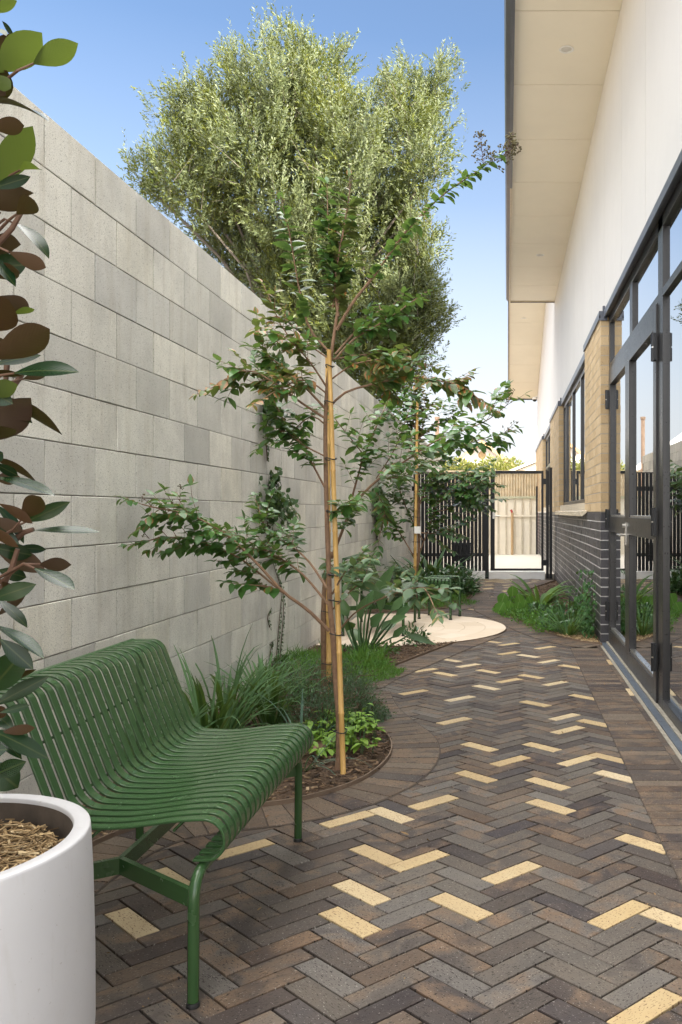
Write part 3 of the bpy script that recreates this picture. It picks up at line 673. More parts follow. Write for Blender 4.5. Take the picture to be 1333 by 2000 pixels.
# eave downlights and camera
M_LENS = plain('frosted lens', (.62, .60, .56), .5)
for k, (p, lab) in enumerate((((.503, 7.5, SOF1), 'white round downlight in the near eave, largest and closest of the three'), ((.503, 13.5, SOF1), 'small white downlight near the far end of the level eave'), ((.40, 21.2, SOF2(21.2)), 'tiny white downlight in the sloping far eave beyond the gate'))):
    t = empty('downlight', p, lab, 'downlight', 'round downlights recessed in the eaves')
    m = MB(); m.lathe([(.060, -.001), (.064, -.006), (.060, -.009), (.048, -.007), (.044, .010)], p, 32); m.build('trim', M_LAMPW, t, smooth=True)
    m = MB(); m.lathe([(.044, -.002), (.03, -.003), (.001, -.003)], p, 24); m.build('lens', M_LENS, t, smooth=True)
t = empty('security_camera', (.80, 25.7, 4.45), 'small grey dome security camera under the far end of the white wall', 'camera')
m = MB(); m.lathe([(.001, .08), (.06, .075), (.075, .03), (.07, -.0)], (.80, 25.7, 4.45), 20); m.tube([(.80, 25.7, 4.50), (.88, 25.7, 4.52)], .03, 8); m.build('housing', M_LAMPW, t, smooth=True)
m = MB(); m.lathe([(.066, 0), (.055, -.04), (.03, -.058), (.001, -.064)], (.80, 25.7, 4.45), 20); m.build('dome', M_BLACK, t, smooth=True)

# ---------------------------------------------------------------- fence and gate across the path
fe = empty('slat_fence', (-1.0, FENCE_Y, 0), 'black vertical slat fence across the end of the path left of the gate', 'fence')
m = MB(); x = -1.66
while x < -.42: m.box(x, x + .055, FENCE_Y - .008, FENCE_Y + .008, .135, 1.865); x += .0675
m.build('slat_panel', M_BLACK, fe)
for z in (.40, 1.555): m = MB(); m.box(-1.69, -.395, FENCE_Y + .009, FENCE_Y + .045, z, z + (.05 if z < 1 else .08)); m.build('rail', M_BLACK, fe)
m = MB(); m.box(-1.69, -.395, FENCE_Y - .03, FENCE_Y - .009, .395, .42); m.build('rail', M_BLACK, fe); m = MB(); m.box(-1.69, -.395, FENCE_Y - .012, FENCE_Y + .012, 1.866, 1.885); m.build('rail', M_BLACK, fe)
m = MB(); m.box(-.39, -.325, FENCE_Y - .032, FENCE_Y + .033, .0, 1.94); m.build('post', M_BLACK, fe)
ga = empty('gate', (.66, FENCE_Y, 0), 'open framed black gate leaf with a lever handle at the end of the path', 'gate')
m = MB(); gx0, gx1 = -.295, .645
m.box(gx0, gx0 + .075, FENCE_Y - .02, FENCE_Y + .02, .14, 1.91); m.box(gx1 - .04, gx1, FENCE_Y - .02, FENCE_Y + .02, .14, 1.91); m.box(gx0 + .075, gx1 - .04, FENCE_Y - .02, FENCE_Y + .02, 1.86, 1.91); m.box(gx0 + .075, gx1 - .04, FENCE_Y - .02, FENCE_Y + .02, .14, .178)
o = m.build('frame', M_BLACK, ga)
for z in (.28, 1.72): m = MB(); m.box(gx1 + .001, gx1 + .045, FENCE_Y - .014, FENCE_Y + .014, z - .05, z + .05); m.build('hinge', M_BLACK, ga)
m = MB(); m.box(-.258, -.212, FENCE_Y - .032, FENCE_Y - .0205, 1.06, 1.23); m.tube([(-.235, FENCE_Y - .03, 1.11), (-.235, FENCE_Y - .065, 1.11), (-.13, FENCE_Y - .065, 1.108)], .010, 8); m.build('handle', M_STEEL, ga)
for xx, ht, lab in ((.69, 1.90, 'slimmer black gate post on the hinge side of the gate'), (.748, 1.955, 'taller black gate post against the charcoal brick wall')):
    m = MB(); m.box(xx, xx + .05, FENCE_Y - .03, FENCE_Y + .03, 0, ht); m.box(xx - .003, xx + .053, FENCE_Y - .033, FENCE_Y + .033, ht, ht + .012); tag(m.build('gate_post', M_BLACK), lab, 'post', 'posts beside the gate')
m = MB(); m.box(-1.69, -.392, FENCE_Y - .06, FENCE_Y + .12, -.05, .128); m.box(-.322, .668, FENCE_Y - .06, FENCE_Y + .12, -.05, .128); m.box(-.392, -.322, FENCE_Y + .035, FENCE_Y + .12, -.05, .128)
tag(m.build('concrete_upstand', M_WHITEC), 'low white concrete upstand beneath the fence and gate', 'kerb')
lb = MB(); lb.box(-.98, -.66, FENCE_Y + .14, FENCE_Y + .42, .30, .60); lb.box(-1.0, -.64, FENCE_Y + .13, FENCE_Y + .45, .602, .625); lb.box(-.86, -.78, FENCE_Y + .2, FENCE_Y + .3, .08, .30); tag(lb.build('storage_box', M_BLACK), 'dark box with a lid standing behind the black slat fence', 'box')

# ---------------------------------------------------------------- alley and neighbours beyond the gate
M_CREAM = plain('cream steel sheet', (.86, .80, .68), .45, .0, nscale=4, var=.06); M_TANFIB = plain('weathered tan fibre sheet', (.68, .58, .42), .9, nscale=5, var=.25, bump=.2)
AY = 23.1
cf = empty('sheet_fence', (-.5, AY, 0), 'cream ribbed steel fence closing the alley beyond the gate', 'fence')
m = MB(); x = -1.68
while x < .74:
    m.box(x, min(.745, x + .165), AY, AY + .02, .075, 1.53); m.box(x + .168, min(.746, x + .206), AY - .03, AY + .018, .075, 1.53, 1); x += .21
m.build('ribbed_sheets', [M_CREAM, plain('shade-painted cream rib', (.60, .54, .43), .5)], cf)  # ribs darker than the sheets, their shade put into the colour
m = MB(); m.box(-1.68, .75, AY - .045, AY + .03, 1.531, 1.59); m.build('top_rail', plain('sage rail', (.50, .50, .36), .5), cf)
m = MB(); m.box(-1.68, .75, AY - .05, AY - .023, 1.06, 1.10); m.build('middle_rail', M_CREAM, cf)
m = MB(); m.box(.752, .80, AY - .05, AY + .02, .075, 1.85); tag(m.build('fence_post', M_BLACK), 'dark post where the cream sheet fence meets the house', 'post')
bf = empty('back_fence', (-.5, AY + .5, 0), 'weathered tan corrugated fence rising behind the cream sheet fence', 'fence')
m = MB(); n = 330; vs = []; fs = []
for i in range(n + 1):
    xx = -1.68 + 2.5 * i / n; yy = AY + .5 + .022 * math.sin(xx / .073 * 2 * math.pi); vs += [(xx, yy, 0), (xx, yy, 2.24)]
m.add(vs, [(2 * i, 2 * i + 2, 2 * i + 3, 2 * i + 1) for i in range(n)]); m.build('corrugated_sheet', M_TANFIB, bf, smooth=True)
m = MB(); m.box(-1.69, .80, AY + .44, AY + .56, 2.241, 2.29); m.build('capping', plain('tan capping', (.62, .50, .33), .7), bf)
t = empty('stand_pipe', (.13, AY - .25, .075), 'thin tan stand pipe with a red tap in the alley beyond the gate', 'pipe')
m = MB(); m.tube([(.13, AY - .25, .07), (.13, AY - .25, 1.16)], .035, 8); m.build('pipe', plain('tan pipe', (.52, .36, .20), .7), t)
m = MB(); m.tube([(.13, AY - .25, 1.161), (.10, AY - .25, 1.24)], .03, 8); m.build('tap', plain('red tap', (.45, .06, .05), .5), t)
m = MB(); m.tube([(-1.98, 25, 0), (-1.98, 25, 3.8)], .055, 12); m.tube([(-1.98, 25, 3.801), (-1.98, 25, 3.87)], .075, 12)
tag(m.build('flue_pipe', plain('rusty flue', (.48, .33, .23), .8, nscale=6, var=.3)), 'tall faded rust flue pipe rising beyond the far end of the block wall', 'flue')
# gabled house far behind
M_GABLE = plain('white weatherboard', (.78, .76, .72), .7); M_BARGE = plain('ochre barge board', (.42, .29, .14), .7); M_TILE = plain('terracotta roof', (.30, .13, .075), .85, nscale=20, var=.3)
gh = empty('gabled_house', (-1.4, 52, 0), 'white gabled cottage with ochre barge boards beyond the gate', 'house')
ax, az, ex, ez, gy = -1.42, 5.15, 2.0, 3.62, 50.0
m = MB(); m.add([(ax - ex, gy, 0), (ax + ex, gy, 0), (ax + ex, gy, ez), (ax, gy, az - .12), (ax - ex, gy, ez), (ax - ex, gy + 9, 0), (ax + ex, gy + 9, 0), (ax + ex, gy + 9, ez), (ax, gy + 9, az - .12), (ax - ex, gy + 9, ez)],
                [(0, 1, 2, 3, 4), (9, 8, 7, 6, 5), (1, 6, 7, 2), (4, 9, 5, 0)]); m.build('wall', M_GABLE, gh)
m = MB()
for sgn in (-1, 1):
    m.add([(ax, gy - .4, az), (ax + sgn * (ex + .35), gy - .4, ez - .28), (ax + sgn * (ex + .35), gy + 9.2, ez - .28), (ax, gy + 9.2, az), (ax, gy - .4, az + .1), (ax + sgn * (ex + .35), gy - .4, ez - .18), (ax + sgn * (ex + .35), gy + 9.2, ez - .18), (ax, gy + 9.2, az + .1)],
          [(3, 2, 1, 0), (4, 5, 6, 7), (0, 1, 5, 4), (1, 2, 6, 5), (2, 3, 7, 6)])
m.build('roof', M_TILE, gh)
for sgn in (-1, 1): m = MB(); m.bar((ax, gy - .45, az - .02), (ax + sgn * (ex + .35), gy - .45, ez - .30), .05, .15); m.build('barge_board', M_BARGE, gh)
m = MB(); vs = [(ax + .22 * math.cos(a), gy - .03 + q, az - .75 + .22 * math.sin(a)) for q in (0, .02) for a in np.linspace(0, 6.283, 16, endpoint=False)]; m.add(vs, [tuple(range(16))] + [(i, 16 + i, 16 + (i + 1) % 16, (i + 1) % 16) for i in range(16)]); m.build('gable_vent', M_BARGE, gh)
sd = empty('white_shed', (1.4, 36, 0), 'low pale shed roof rising to the right beyond the gate', 'shed')
m = MB(); m.add([(.1, 36, 0), (3, 36, 0), (3, 36, 3.9), (.1, 36, 2.75), (.1, 40, 0), (3, 40, 0), (3, 40, 3.9), (.1, 40, 2.75)], [(0, 1, 2, 3), (1, 5, 6, 2), (3, 7, 4, 0), (7, 6, 5, 4)]); m.build('wall', M_GABLE, sd)
m = MB(); m.add([(-.15, 35.7, 2.68), (3.1, 35.7, 3.97), (3.1, 40.2, 3.97), (-.15, 40.2, 2.68), (-.15, 35.7, 2.78), (3.1, 35.7, 4.07), (3.1, 40.2, 4.07), (-.15, 40.2, 2.78)], [(3, 2, 1, 0), (4, 5, 6, 7), (0, 1, 5, 4), (1, 2, 6, 5), (2, 3, 7, 6), (3, 0, 4, 7)]); m.build('roof', M_SLAB, sd)
bh = empty('brick_house', (-7, 34, 0), 'red brick house with a pale tin roof beyond the block wall', 'house')
m = MB(); m.box(-14, -4.2, 32, 42, 0, 3.1); m.build('wall', plain('red brick', (.30, .11, .08), .9, nscale=30, var=.3), bh)
m = MB(); m.add([(-14.4, 31.6, 3.0), (-3.8, 31.6, 3.0), (-3.8, 42.4, 3.0), (-14.4, 42.4, 3.0), (-12, 37, 4.9), (-6, 37, 4.9)], [(0, 1, 5, 4), (1, 2, 5), (2, 3, 4, 5), (3, 0, 4), (3, 2, 1, 0)]); m.build('roof', plain('pale tin roof', (.62, .60, .56), .5, .3), bh)

# ---------------------------------------------------------------- green slatted benches and stool
def ribbon(mb, prof, y0, y1, th=.014, ch=.0012):
    """band following a profile of (x, z) points, between y0 and y1, rounded edges"""
    P = np.array(prof, float); d = unit(np.gradient(P, axis=0)); N = np.stack([-d[:, 1], d[:, 0]], 1); n = len(P); vs = []
    sec = [(-.5, y0 + ch), (-.5, y1 - ch), (-.5 + ch / th, y1), (.5 - ch / th, y1), (.5, y1 - ch), (.5, y0 + ch), (.5 - ch / th, y0), (-.5 + ch / th, y0)]
    for i in range(n):
        for a, yy in sec: q = P[i] + N[i] * th * a; vs.append((q[0], yy, q[1]))
    k = len(sec); fs = [(i * k + j, (i + 1) * k + j, (i + 1) * k + (j + 1) % k, i * k + (j + 1) % k) for i in range(n - 1) for j in range(k)]
    fs += [tuple(range(k)), tuple(range((n - 1) * k + k - 1, (n - 1) * k - 1, -1))]; mb.add(vs, fs)
def rounded(pts, r=None, n=6):
    """polyline with filleted corners (x, z[, r])"""
    out = []
    for i, p in enumerate(pts):
        q = np.array(p[:2], float)
        if i == 0 or i == len(pts) - 1: out.append(tuple(q)); continue
        a, b = np.array(pts[i - 1][:2], float), np.array(pts[i + 1][:2], float); rad = p[2]
        u, v = (a - q) / np.linalg.norm(a - q), (b - q) / np.linalg.norm(b - q); ang = math.acos(np.clip(u @ v, -1, 1)); t = rad / math.tan(ang / 2)
        c = q + (u + v) / np.linalg.norm(u + v) * rad / math.sin(ang / 2); s, e = q + u * t, q + v * t
        a0 = math.atan2(*(s - c)[::-1]); a1 = math.atan2(*(e - c)[::-1]); da = (a1 - a0 + math.pi) % (2 * math.pi) - math.pi
        out += [tuple(c + rad * np.array((math.cos(a0 + da * k / n), math.sin(a0 + da * k / n)))) for k in range(n + 1)]
    return out
FEETM = M_RUBBER
def bent(pts, n=6):
    """3-D polyline with filleted corners given as (point, radius)"""
    out = []
    for i, (p, rad) in enumerate(pts):
        q = np.array(p, float)
        if rad == 0: out.append(q); continue
        a, b = np.array(pts[i - 1][0], float), np.array(pts[i + 1][0], float); u, v = unit(a - q), unit(b - q); ang = math.acos(np.clip(u @ v, -1, 1)); t = rad / math.tan(ang / 2)
        for k in range(n + 1):
            s = k / n; out.append((q + u * t) * (1 - s) ** 2 + q * 2 * s * (1 - s) + (q + v * t) * s ** 2)
    return out
def make_bench():
    t = empty('slatted_bench', (-1.0, 2.64, 0), 'large olive green slatted steel bench in the foreground against the block wall', 'bench', 'green slatted benches along the block wall')
    m = MB(); n = 22; y0, y1 = 2.15, 3.13; p = (y1 - y0 - .0295) / (n - 1)
    prof = rounded([(-1.315, .728), (-1.222, .728, .05), (-1.10, .412, .075), (-.95, .407, .6), (-.80, .428, .8), (-.686, .432, .052), (-.692, .331, .042), (-.765, .331)], n=9)
    for i in range(n): ribbon(m, prof, y0 + i * p, y0 + i * p + .0295, .0062)
    m.build('slats', M_GREEN, t, smooth=True, sharp=40)
    m = MB(); m.tube([(-1.318, y0 - .01, .722), (-1.318, y1 - .02, .722)], .013, 12)
    for x, z in ((-1.172, .60), (-1.117, .445), (-1.0, .395), (-.80, .41)): m.tube([(x - .014, y0 + .01, z - .008), (x - .014, y1 - .01, z - .008)], .004, 8)
    m.build('cross_rods', M_GREEN, t, smooth=True)
    L0, L1 = 2.11, 3.17; r = .0140
    m = MB(); m.tube([(-.745, L0 + .12, .312), (-.745, L1 - .12, .312)], r, 12); m.build('front_rail', M_GREEN, t, smooth=True)
    for yy, s in ((L0, 1), (L1, -1)):
        m = MB(); m.tube(bent([((-.75, yy, .012), 0), ((-.748, yy, .312), .07), ((-.745, yy + s * .13, .312), 0)], 8), r, 12)
        o = m.build('leg', M_GREEN, t, smooth=True); m = MB(); m.tube([(-.75, yy, .0), (-.75, yy, .006), (-.75, yy, .011)], [.0165, .0165, .0150], 12); m.build('foot', FEETM, o, smooth=True)
        m = MB(); m.tube(bent([((-1.318, yy, .012), 0), ((-1.318, yy, .714), .09), ((-1.318, yy + s * .15, .722), 0)], 8), r, 12)
        o = m.build('leg', M_GREEN, t, smooth=True); m = MB(); m.tube([(-1.318, yy, .0), (-1.318, yy, .006), (-1.318, yy, .011)], [.0165, .0165, .0150], 12); m.build('foot', FEETM, o, smooth=True)
        j = (-1.01, yy + s * .20, .257)
        m = MB(); m.bar((-.757, yy + s * .006, .257), j, .014, .042); m.bar(j, (-1.306, yy + s * .006, .257), .014, .042); m.build('brace', M_GREEN, t)
    m = MB(); m.bar((-1.01, L0 + .205, .257), (-1.01, L1 - .205, .257), .014, .042); m.build('stretcher', M_GREEN, t); return t
def copy_tree(o, parent=None):
    c = o.copy(); COL.objects.link(c)
    if parent is not None: c.parent = parent
    for ch in list(o.children): copy_tree(ch, c)
    return c
bench = make_bench()
b2 = copy_tree(bench); b2.location = (-1.23, 8.86, .011); b2['label'] = 'farther green slatted bench standing on the round pale patio'
st = empty('slatted_stool', (-.75, 9.78, .011), 'small green slatted stool at the far edge of the round pale patio', 'stool')
m = MB(); sx0, sx1, sy0, sy1 = -.93, -.57, 9.60, 9.98
pf = rounded([(sy0 + .03, .36), (sy0, .36, .02), (sy0, .455, .04), (sy1, .455, .04), (sy1, .36, .02), (sy1 - .03, .36)], n=6)
for i in range(8):
    mm = MB(); ribbon(mm, pf, 0, .029); x0 = sx0 + .02 + i * (sx1 - sx0 - .069) / 7
    m.add([(x0 + y, x, z) for x, y, z in mm.v], [f[::-1] for f in mm.f])
m.build('slats', M_GREEN, st, smooth=True, sharp=40)
for yy in (sy0 + .02, sy1 - .02):
    m = MB(); m.tube([(sx0 + .02, yy, .365), (sx1 - .02, yy, .365)], .014, 10); m.build('rail', M_GREEN, st, smooth=True)
    m = MB(); m.tube(bent([((sx0, yy, .455 - .1), 0), ((sx0, yy, .452), .03), ((sx1, yy, .452), .03), ((sx1, yy, .355), 0)], 6), .014, 10); m.build('hoop', M_GREEN, st, smooth=True)
    for xx in (sx0, sx1):
        m = MB(); m.tube([(xx, yy, .024), (xx, yy, .37)], .014, 10); o = m.build('leg', M_GREEN, st, smooth=True); m = MB(); m.tube([(xx, yy, .0105), (xx, yy, .026)], .018, 10); m.build('foot', FEETM, o, smooth=True)
st.rotation_euler.z = R(-14)

# ---------------------------------------------------------------- white pot with the magnolia
PC = (-1.118, 1.671); PZ = .55
pot = empty('plant_pot', (*PC, 0), 'large round white planter pot in the lower left corner', 'pot')
m = MB(); r = .300
m.lathe([(.001, .0), (r * .97, .0), (r * 1.0, .02), (r * 1.028, .16), (r * 1.026, .30), (r * 1.014, .45), (r * .999, PZ - .006), (r * .996, PZ - .001), (r * .99, PZ), (r * .900, PZ), (r * .893, PZ - .002), (r * .890, PZ - .010)], (*PC, .003), 96)
m.lathe([(r * .890, PZ - .010), (r * .882, PZ - .03), (r * .87, PZ - .12), (.001, PZ - .12)], (*PC, .003), 96, 1)
m.build('shell', [M_POT, plain('soil stained inside', (.075, .058, .045), .85, nscale=14, var=.4)], pot, smooth=True, sharp=60)
m = MB(); r2 = random.Random(8)
m.lathe([(r * .873, PZ - .065), (r * .6, PZ - .055), (.001, PZ - .05)], (*PC, 0), 40)
for i in range(2600):
    a = r2.uniform(0, 6.283); q = math.sqrt(r2.random()) * r * .86; L = r2.uniform(.012, .055); W = r2.uniform(.0015, .005)
    b = r2.uniform(0, 6.28); d = Vector((math.cos(b), math.sin(b), r2.uniform(-.35, .35))) * L / 2; p = Vector((PC[0] + q * math.cos(a), PC[1] + q * math.sin(a), PZ - .060 + r2.uniform(.004, .022)))
    if math.hypot(p.x + d.x - PC[0], p.y + d.y - PC[1]) > r * .87 or math.hypot(p.x - d.x - PC[0], p.y - d.y - PC[1]) > r * .87: continue
    m.bar(p - d, p + d, W, W * .45, (r2.uniform(-1, 1), r2.uniform(-1, 1), 1.2), mi=1)
tag(m.build('straw_mulch', [M_MULCH, M_STRAW], pot), kind='stuff')

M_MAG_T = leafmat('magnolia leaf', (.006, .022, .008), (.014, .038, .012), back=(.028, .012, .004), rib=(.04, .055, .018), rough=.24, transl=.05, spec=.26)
M_MAG_B = leafmat('magnolia leaf painted backlit', (.016, .045, .005), (.030, .065, .008), back=(.030, .045, .005), rib=(.08, .045, .014), rough=.42, transl=.38, spec=.35)  # yellow green leaf copy, light through it partly put into the colour
mag = empty('magnolia', (*PC, PZ - .05), 'young magnolia with glossy dark leaves and rust brown undersides growing in the white pot', 'tree')
tk = MB(); tk.tube([(PC[0], PC[1], PZ - .07), (PC[0] + .02, PC[1] - .01, .9), (PC[0] - .01, PC[1], 1.4), (PC[0] + .02, PC[1] + .01, 1.9), (PC[0], PC[1], 2.3)], [.022, .019, .016, .011, .006], 10)
LV = [(-5,140,80,66,62,'b'),(66,124,150,86,46,'b'),(30,78,7,42,9,'t'),(-25,212,19,128,46,'u'),(-22,200,101,198,20,'u'),(-8,362,62,250,58,'b'),(40,332,91,304,24,'b'),(-15,368,60,345,24,'t'),(-30,402,60,374,52,'u'),(33,418,82,380,38,'u'),(30,437,102,470,12,'t'),(-30,522,52,517,46,'t'),(18,492,102,528,30,'u'),(-25,476,24,487,34,'u'),(-45,645,24,578,84,'u'),(-20,702,116,633,60,'u'),(26,614,71,598,14,'b'),(-8,712,73,688,22,'t'),(28,729,139,711,26,'t'),(46,740,95,727,18,'u'),(-22,768,32,752,36,'b'),(-12,776,138,828,26,'u'),(-22,862,56,782,64,'u'),(-12,802,58,797,22,'t'),(-20,806,61,818,10,'t'),(-18,894,84,925,18,'u'),(-12,932,104,945,14,'t'),(43,1014,87,962,40,'u'),(52,1019,131,983,28,'t'),(64,1036,192,1033,14,'t'),(-12,984,66,1049,20,'t'),(-18,1010,50,1040,24,'u'),(-24,1022,26,1052,24,'t'),(30,1070,91,1073,18,'t'),(-18,1060,90,1117,40,'u'),(78,1102,133,1103,28,'u'),(68,1110,144,1144,24,'t'),(4,1136,37,1169,24,'u'),(-6,1170,57,1211,18,'t'),(-12,1221,90,1265,18,'t'),(-22,1352,37,1284,56,'t'),(-12,1378,92,1321,30,'t'),(0,1392,58,1377,16,'t'),(-22,1424,96,1474,34,'t'),(-12,1440,42,1464,18,'t'),(-22,1492,35,1538,54,'t'),(-22,1400,19,1384,24,'u'),(-30,20,33,2,26,'b'),(-30,150,10,185,34,'u'),(-40,1190,4,1262,18,'u'),(-30,905,12,880,26,'t')]
r2 = random.Random(99)
for k in range(34):                          # more of the crown's edge
    y = 60 + k * 44 + r2.uniform(-12, 12); bx = r2.uniform(-50, 4); ln = r2.uniform(45, 85); a = r2.uniform(-.7, .75)
    LV.append((bx, y, min(74, bx + ln * math.cos(a)), y + ln * math.sin(a), r2.choice((14, 20, 28, 34)), r2.choice('utut' if y > 400 else 'ubu')))
Lt, Lb = Leaves(), Leaves(); r2 = random.Random(21); camv = np.array((0, 0, H)); nodes = []
for (bx, by, tx, ty, wd, kind) in LV:
    Yb = r2.uniform(1.50, 1.66); b = np.array(at(bx, by, Yb)); t = np.array(at(tx, ty, Yb + r2.uniform(-.06, .05)))
    d = t - b; L = np.linalg.norm(d); d /= L; c = unit(camv - b); s = unit(np.cross(d, c)); wr = max(wd / F_PX * Yb, .30 * L); cosf = min(1, wd / F_PX * Yb / wr); sinf = math.sqrt(1 - cosf ** 2)
    c2 = np.cross(s, d)
    if s[2] < 0: pass
    best = None
    for sg in (-1, 1):                       # turn about the leaf's own axis; the upper side faces up
        sd = s * cosf + c2 * sinf * sg; n = np.cross(sd, d)
        face = np.dot(n, c) > 0
        for nn in (n, -n):
            see_top = np.dot(nn, c) > 0; sc = nn[2]
            if (kind == 't') == bool(see_top) or (kind == 'b' and not see_top): 
                if best is None or sc > best[0]: best = (sc, nn)
    nn = best[1] if best else c2
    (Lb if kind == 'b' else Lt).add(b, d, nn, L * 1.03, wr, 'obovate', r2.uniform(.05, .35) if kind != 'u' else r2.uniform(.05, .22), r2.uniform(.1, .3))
    nodes.append((b, d))
for i in range(620):                         # the rest of the crown, out of the photo's left edge
    z = r2.uniform(.75, 2.45); a = r2.uniform(0, 6.28); rad = r2.uniform(.02, .26); p = np.array((PC[0] - .10 + rad * math.cos(a), PC[1] + rad * math.sin(a), z)); a2 = a + r2.uniform(-.7, .7)
    d = np.array((math.cos(a2), math.sin(a2), r2.uniform(-.3, .6)))
    if (p + d * .14)[0] > -.575 * (p[1] + d[1] * .14) - .02 or p[0] > -.58 * p[1] - .02: continue
    Lt.add(p, d, (r2.uniform(-.4, .4), r2.uniform(-.4, .4), 1), r2.uniform(.09, .15), r2.uniform(.045, .06), 'obovate', r2.uniform(0, .3), .2); nodes.append((p, d))
for k, (b, d) in enumerate(nodes):
    z0 = max(.8, b[2] - .12 - .1 * r2.random()); q = np.array((PC[0], PC[1], z0)); hub = b - d * .03
    if k % 4 == 0 or k < 50: mid = (q + hub) / 2 + np.array((0, 0, .02)); tk.tube([q, mid, hub, b], [.0045, .0035, .0026, .0018], 6)
for pl in ([(35, 1072), (24, 1108), (4, 1150), (-60, 1250)], [(12, 742), (14, 712), (26, 690)], [(46, 408), (24, 446), (0, 472), (-60, 540)], [(50, 722), (30, 750), (12, 775)], [(66, 1034), (46, 1040), (30, 1054)]):
    tk.tube([at(x, y, 1.585) for x, y in pl], [.0042, .0062], 8)
tk.build('trunk', M_TWIG, mag, smooth=True); Lt.build('foliage', M_MAG_T, mag); Lb.build('foliage', M_MAG_B, mag, {'label': 'yellow green leaves, light from behind partly put into their colour'})

# ---------------------------------------------------------------- the three crape myrtles with their stakes
M_MYR = leafmat('myrtle leaf', (.032, .112, .022), (.085, .195, .040), back=(.07, .15, .04), brown=(.23, .085, .028), brown_amt=-.32, rough=.36, transl=.22, nscale=2.2)
M_MYR_B = leafmat('myrtle leaf browning', (.055, .105, .022), (.11, .155, .035), back=(.10, .13, .038), brown=(.27, .115, .032), brown_amt=.02, rough=.42, transl=.22, nscale=2.2)
M_MYR_S = leafmat('pale myrtle leaf', (.050, .115, .045), (.10, .17, .075), back=(.08, .13, .06), brown=(.30, .22, .07), brown_amt=-.30, rough=.38, transl=.22)
M_BERRY = plain('seed capsule', (.10, .085, .03), .6)
def catmull(pts, k=5):
    P = [np.array(p, float) for p in pts]; P = [2 * P[0] - P[1]] + P + [2 * P[-1] - P[-2]]; out = []
    for i in range(1, len(P) - 2):
        for t in np.linspace(0, 1, k, endpoint=False):
            a, b, c, d = P[i - 1:i + 3]; out.append(.5 * (2 * b + (c - a) * t + (2 * a - 5 * b + 4 * c - d) * t ** 2 + (3 * b - a - 3 * c + d) * t ** 3))
    return out + [P[-2]]
class Shrub:
    def __init__(s, seed): s.w = MB(); s.L = [Leaves() for _ in range(3)]; s.r = random.Random(seed); s.count = 0; s.tp = .8
    def leafpair(s, p, ax, size, li, both=True, droop=.2):
        r = s.r; ax = unit(np.array(ax, float)); h = np.cross(ax, (0, 0, 1.0)); h = unit(h if np.linalg.norm(h) > .2 else np.array((1.0, 0, 0)))
        rot = r.uniform(-.5, .5); v = np.cross(h, ax); hh = h * math.cos(rot) + v * math.sin(rot)
        for sg in ((-1, 1) if both else (r.choice((-1, 1)),)):
            d = unit(hh * sg + ax * r.uniform(.25, .8) + np.array((0, 0, r.uniform(-.45, .25) - droop * .5)))
            n = unit(np.array((r.uniform(-.5, .5), r.uniform(-.6, .3), 1.0)))
            L = size * r.uniform(.7, 1.25); s.L[li].add(p, d, n, L, L * r.uniform(.50, .66), 'ovate', r.uniform(.0, .4), r.uniform(.05, .35)); s.count += 1
    def branch(s, pts, r0, r1, t0=.3, size=.06, twig=.14, li=0, dens=.055, direct=.5, end_twigs=True, li2=None):
        P = resample(catmull(pts), .02); n = len(P); s.w.tube([tuple(p) for p in P[::3]] + [tuple(P[-1])], [r0 + (r1 - r0) * i / max(1, len(P[::3])) for i in range(len(P[::3]) + 1)], 7)
        d = unit(np.gradient(P, axis=0)); step = max(1, int(dens / .02)); r = s.r
        for i in range(int(n * t0), n, step):
            l_ = li if li2 is None or r.random() < .65 else li2
            if r.random() < direct: s.leafpair(P[i], d[i], size, l_)
            if twig > 0 and r.random() < s.tp and i < n - 4:
                a = r.uniform(0, 6.28); h = unit(np.cross(d[i], (.1, .2, 1.0))); v = np.cross(h, d[i]); td = unit(d[i] * .8 + (h * math.cos(a) + v * math.sin(a)) * .9 + np.array((0, 0, .1)))
                s.twig(P[i], td, twig * r.uniform(.5, 1.15), size * .92, l_)
        s.twig(P[-1], d[-1], size * 1.3, size * .8, li)
    def twig(s, p, d, L, size, li):
        r = s.r; K = max(3, int(L / (size * .48))); q = np.array(p, float); pts = [q]; dd = np.array(d, float)
        for k in range(K):
            dd = unit(dd + np.array((r.uniform(-.12, .12), r.uniform(-.12, .12), r.uniform(-.12, .10)))); q = q + dd * L / K; pts.append(q)
            s.leafpair(q, dd, size * (1 - .25 * k / K), li, r.random() < .85)
        s.w.tube([tuple(x) for x in pts], [.0016, .0009], 5); s.L[li].add(q, dd, (0, -.2, 1), size * .8, size * .42, 'ovate', .15, .2)
    def panicle(s, p, d, L, mb, n=26, rb=.0035):
        r = s.r; mb.append(MB()); mb = mb[-1]; p = np.array(p, float); d = unit(np.array(d, float)); mb.tube([tuple(p), tuple(p + d * L)], [.0018, .0008], 5)
        for k in range(n):
            t = r.random() ** .8; b = p + d * L * t; a = r.uniform(0, 6.28); h = unit(np.cross(d, (.2, .3, 1))); v = np.cross(h, d); e = b + (d * .5 + (h * math.cos(a) + v * math.sin(a))) * L * (1 - .7 * t) * r.uniform(.15, .42)
            mb.tube([tuple(b), tuple((b + e) / 2 + np.array((0, 0, .003))), tuple(e)], [.0010, .0007], 4)
            for _ in range(2):
                c = e + np.array([r.uniform(-1, 1) for _ in range(3)]) * rb * 1.6; mb.lathe([(.0004, rb), (rb * .7, rb * .7), (rb, 0), (rb * .7, -rb * .7), (.0004, -rb)], tuple(c), 6, 1)
    def build(s, t, mats, bark):
        s.w.build('trunk', bark, t, smooth=True)
        for L, m in zip(s.L, mats):
            if L.V: L.build('foliage', m, t)
def pl(pts, Y, dY=0.0, wob=0.0):
    n = len(pts); return [tuple(at(x, y, Y + dY * i / max(1, n - 1))) for i, (x, y) in enumerate(pts)]
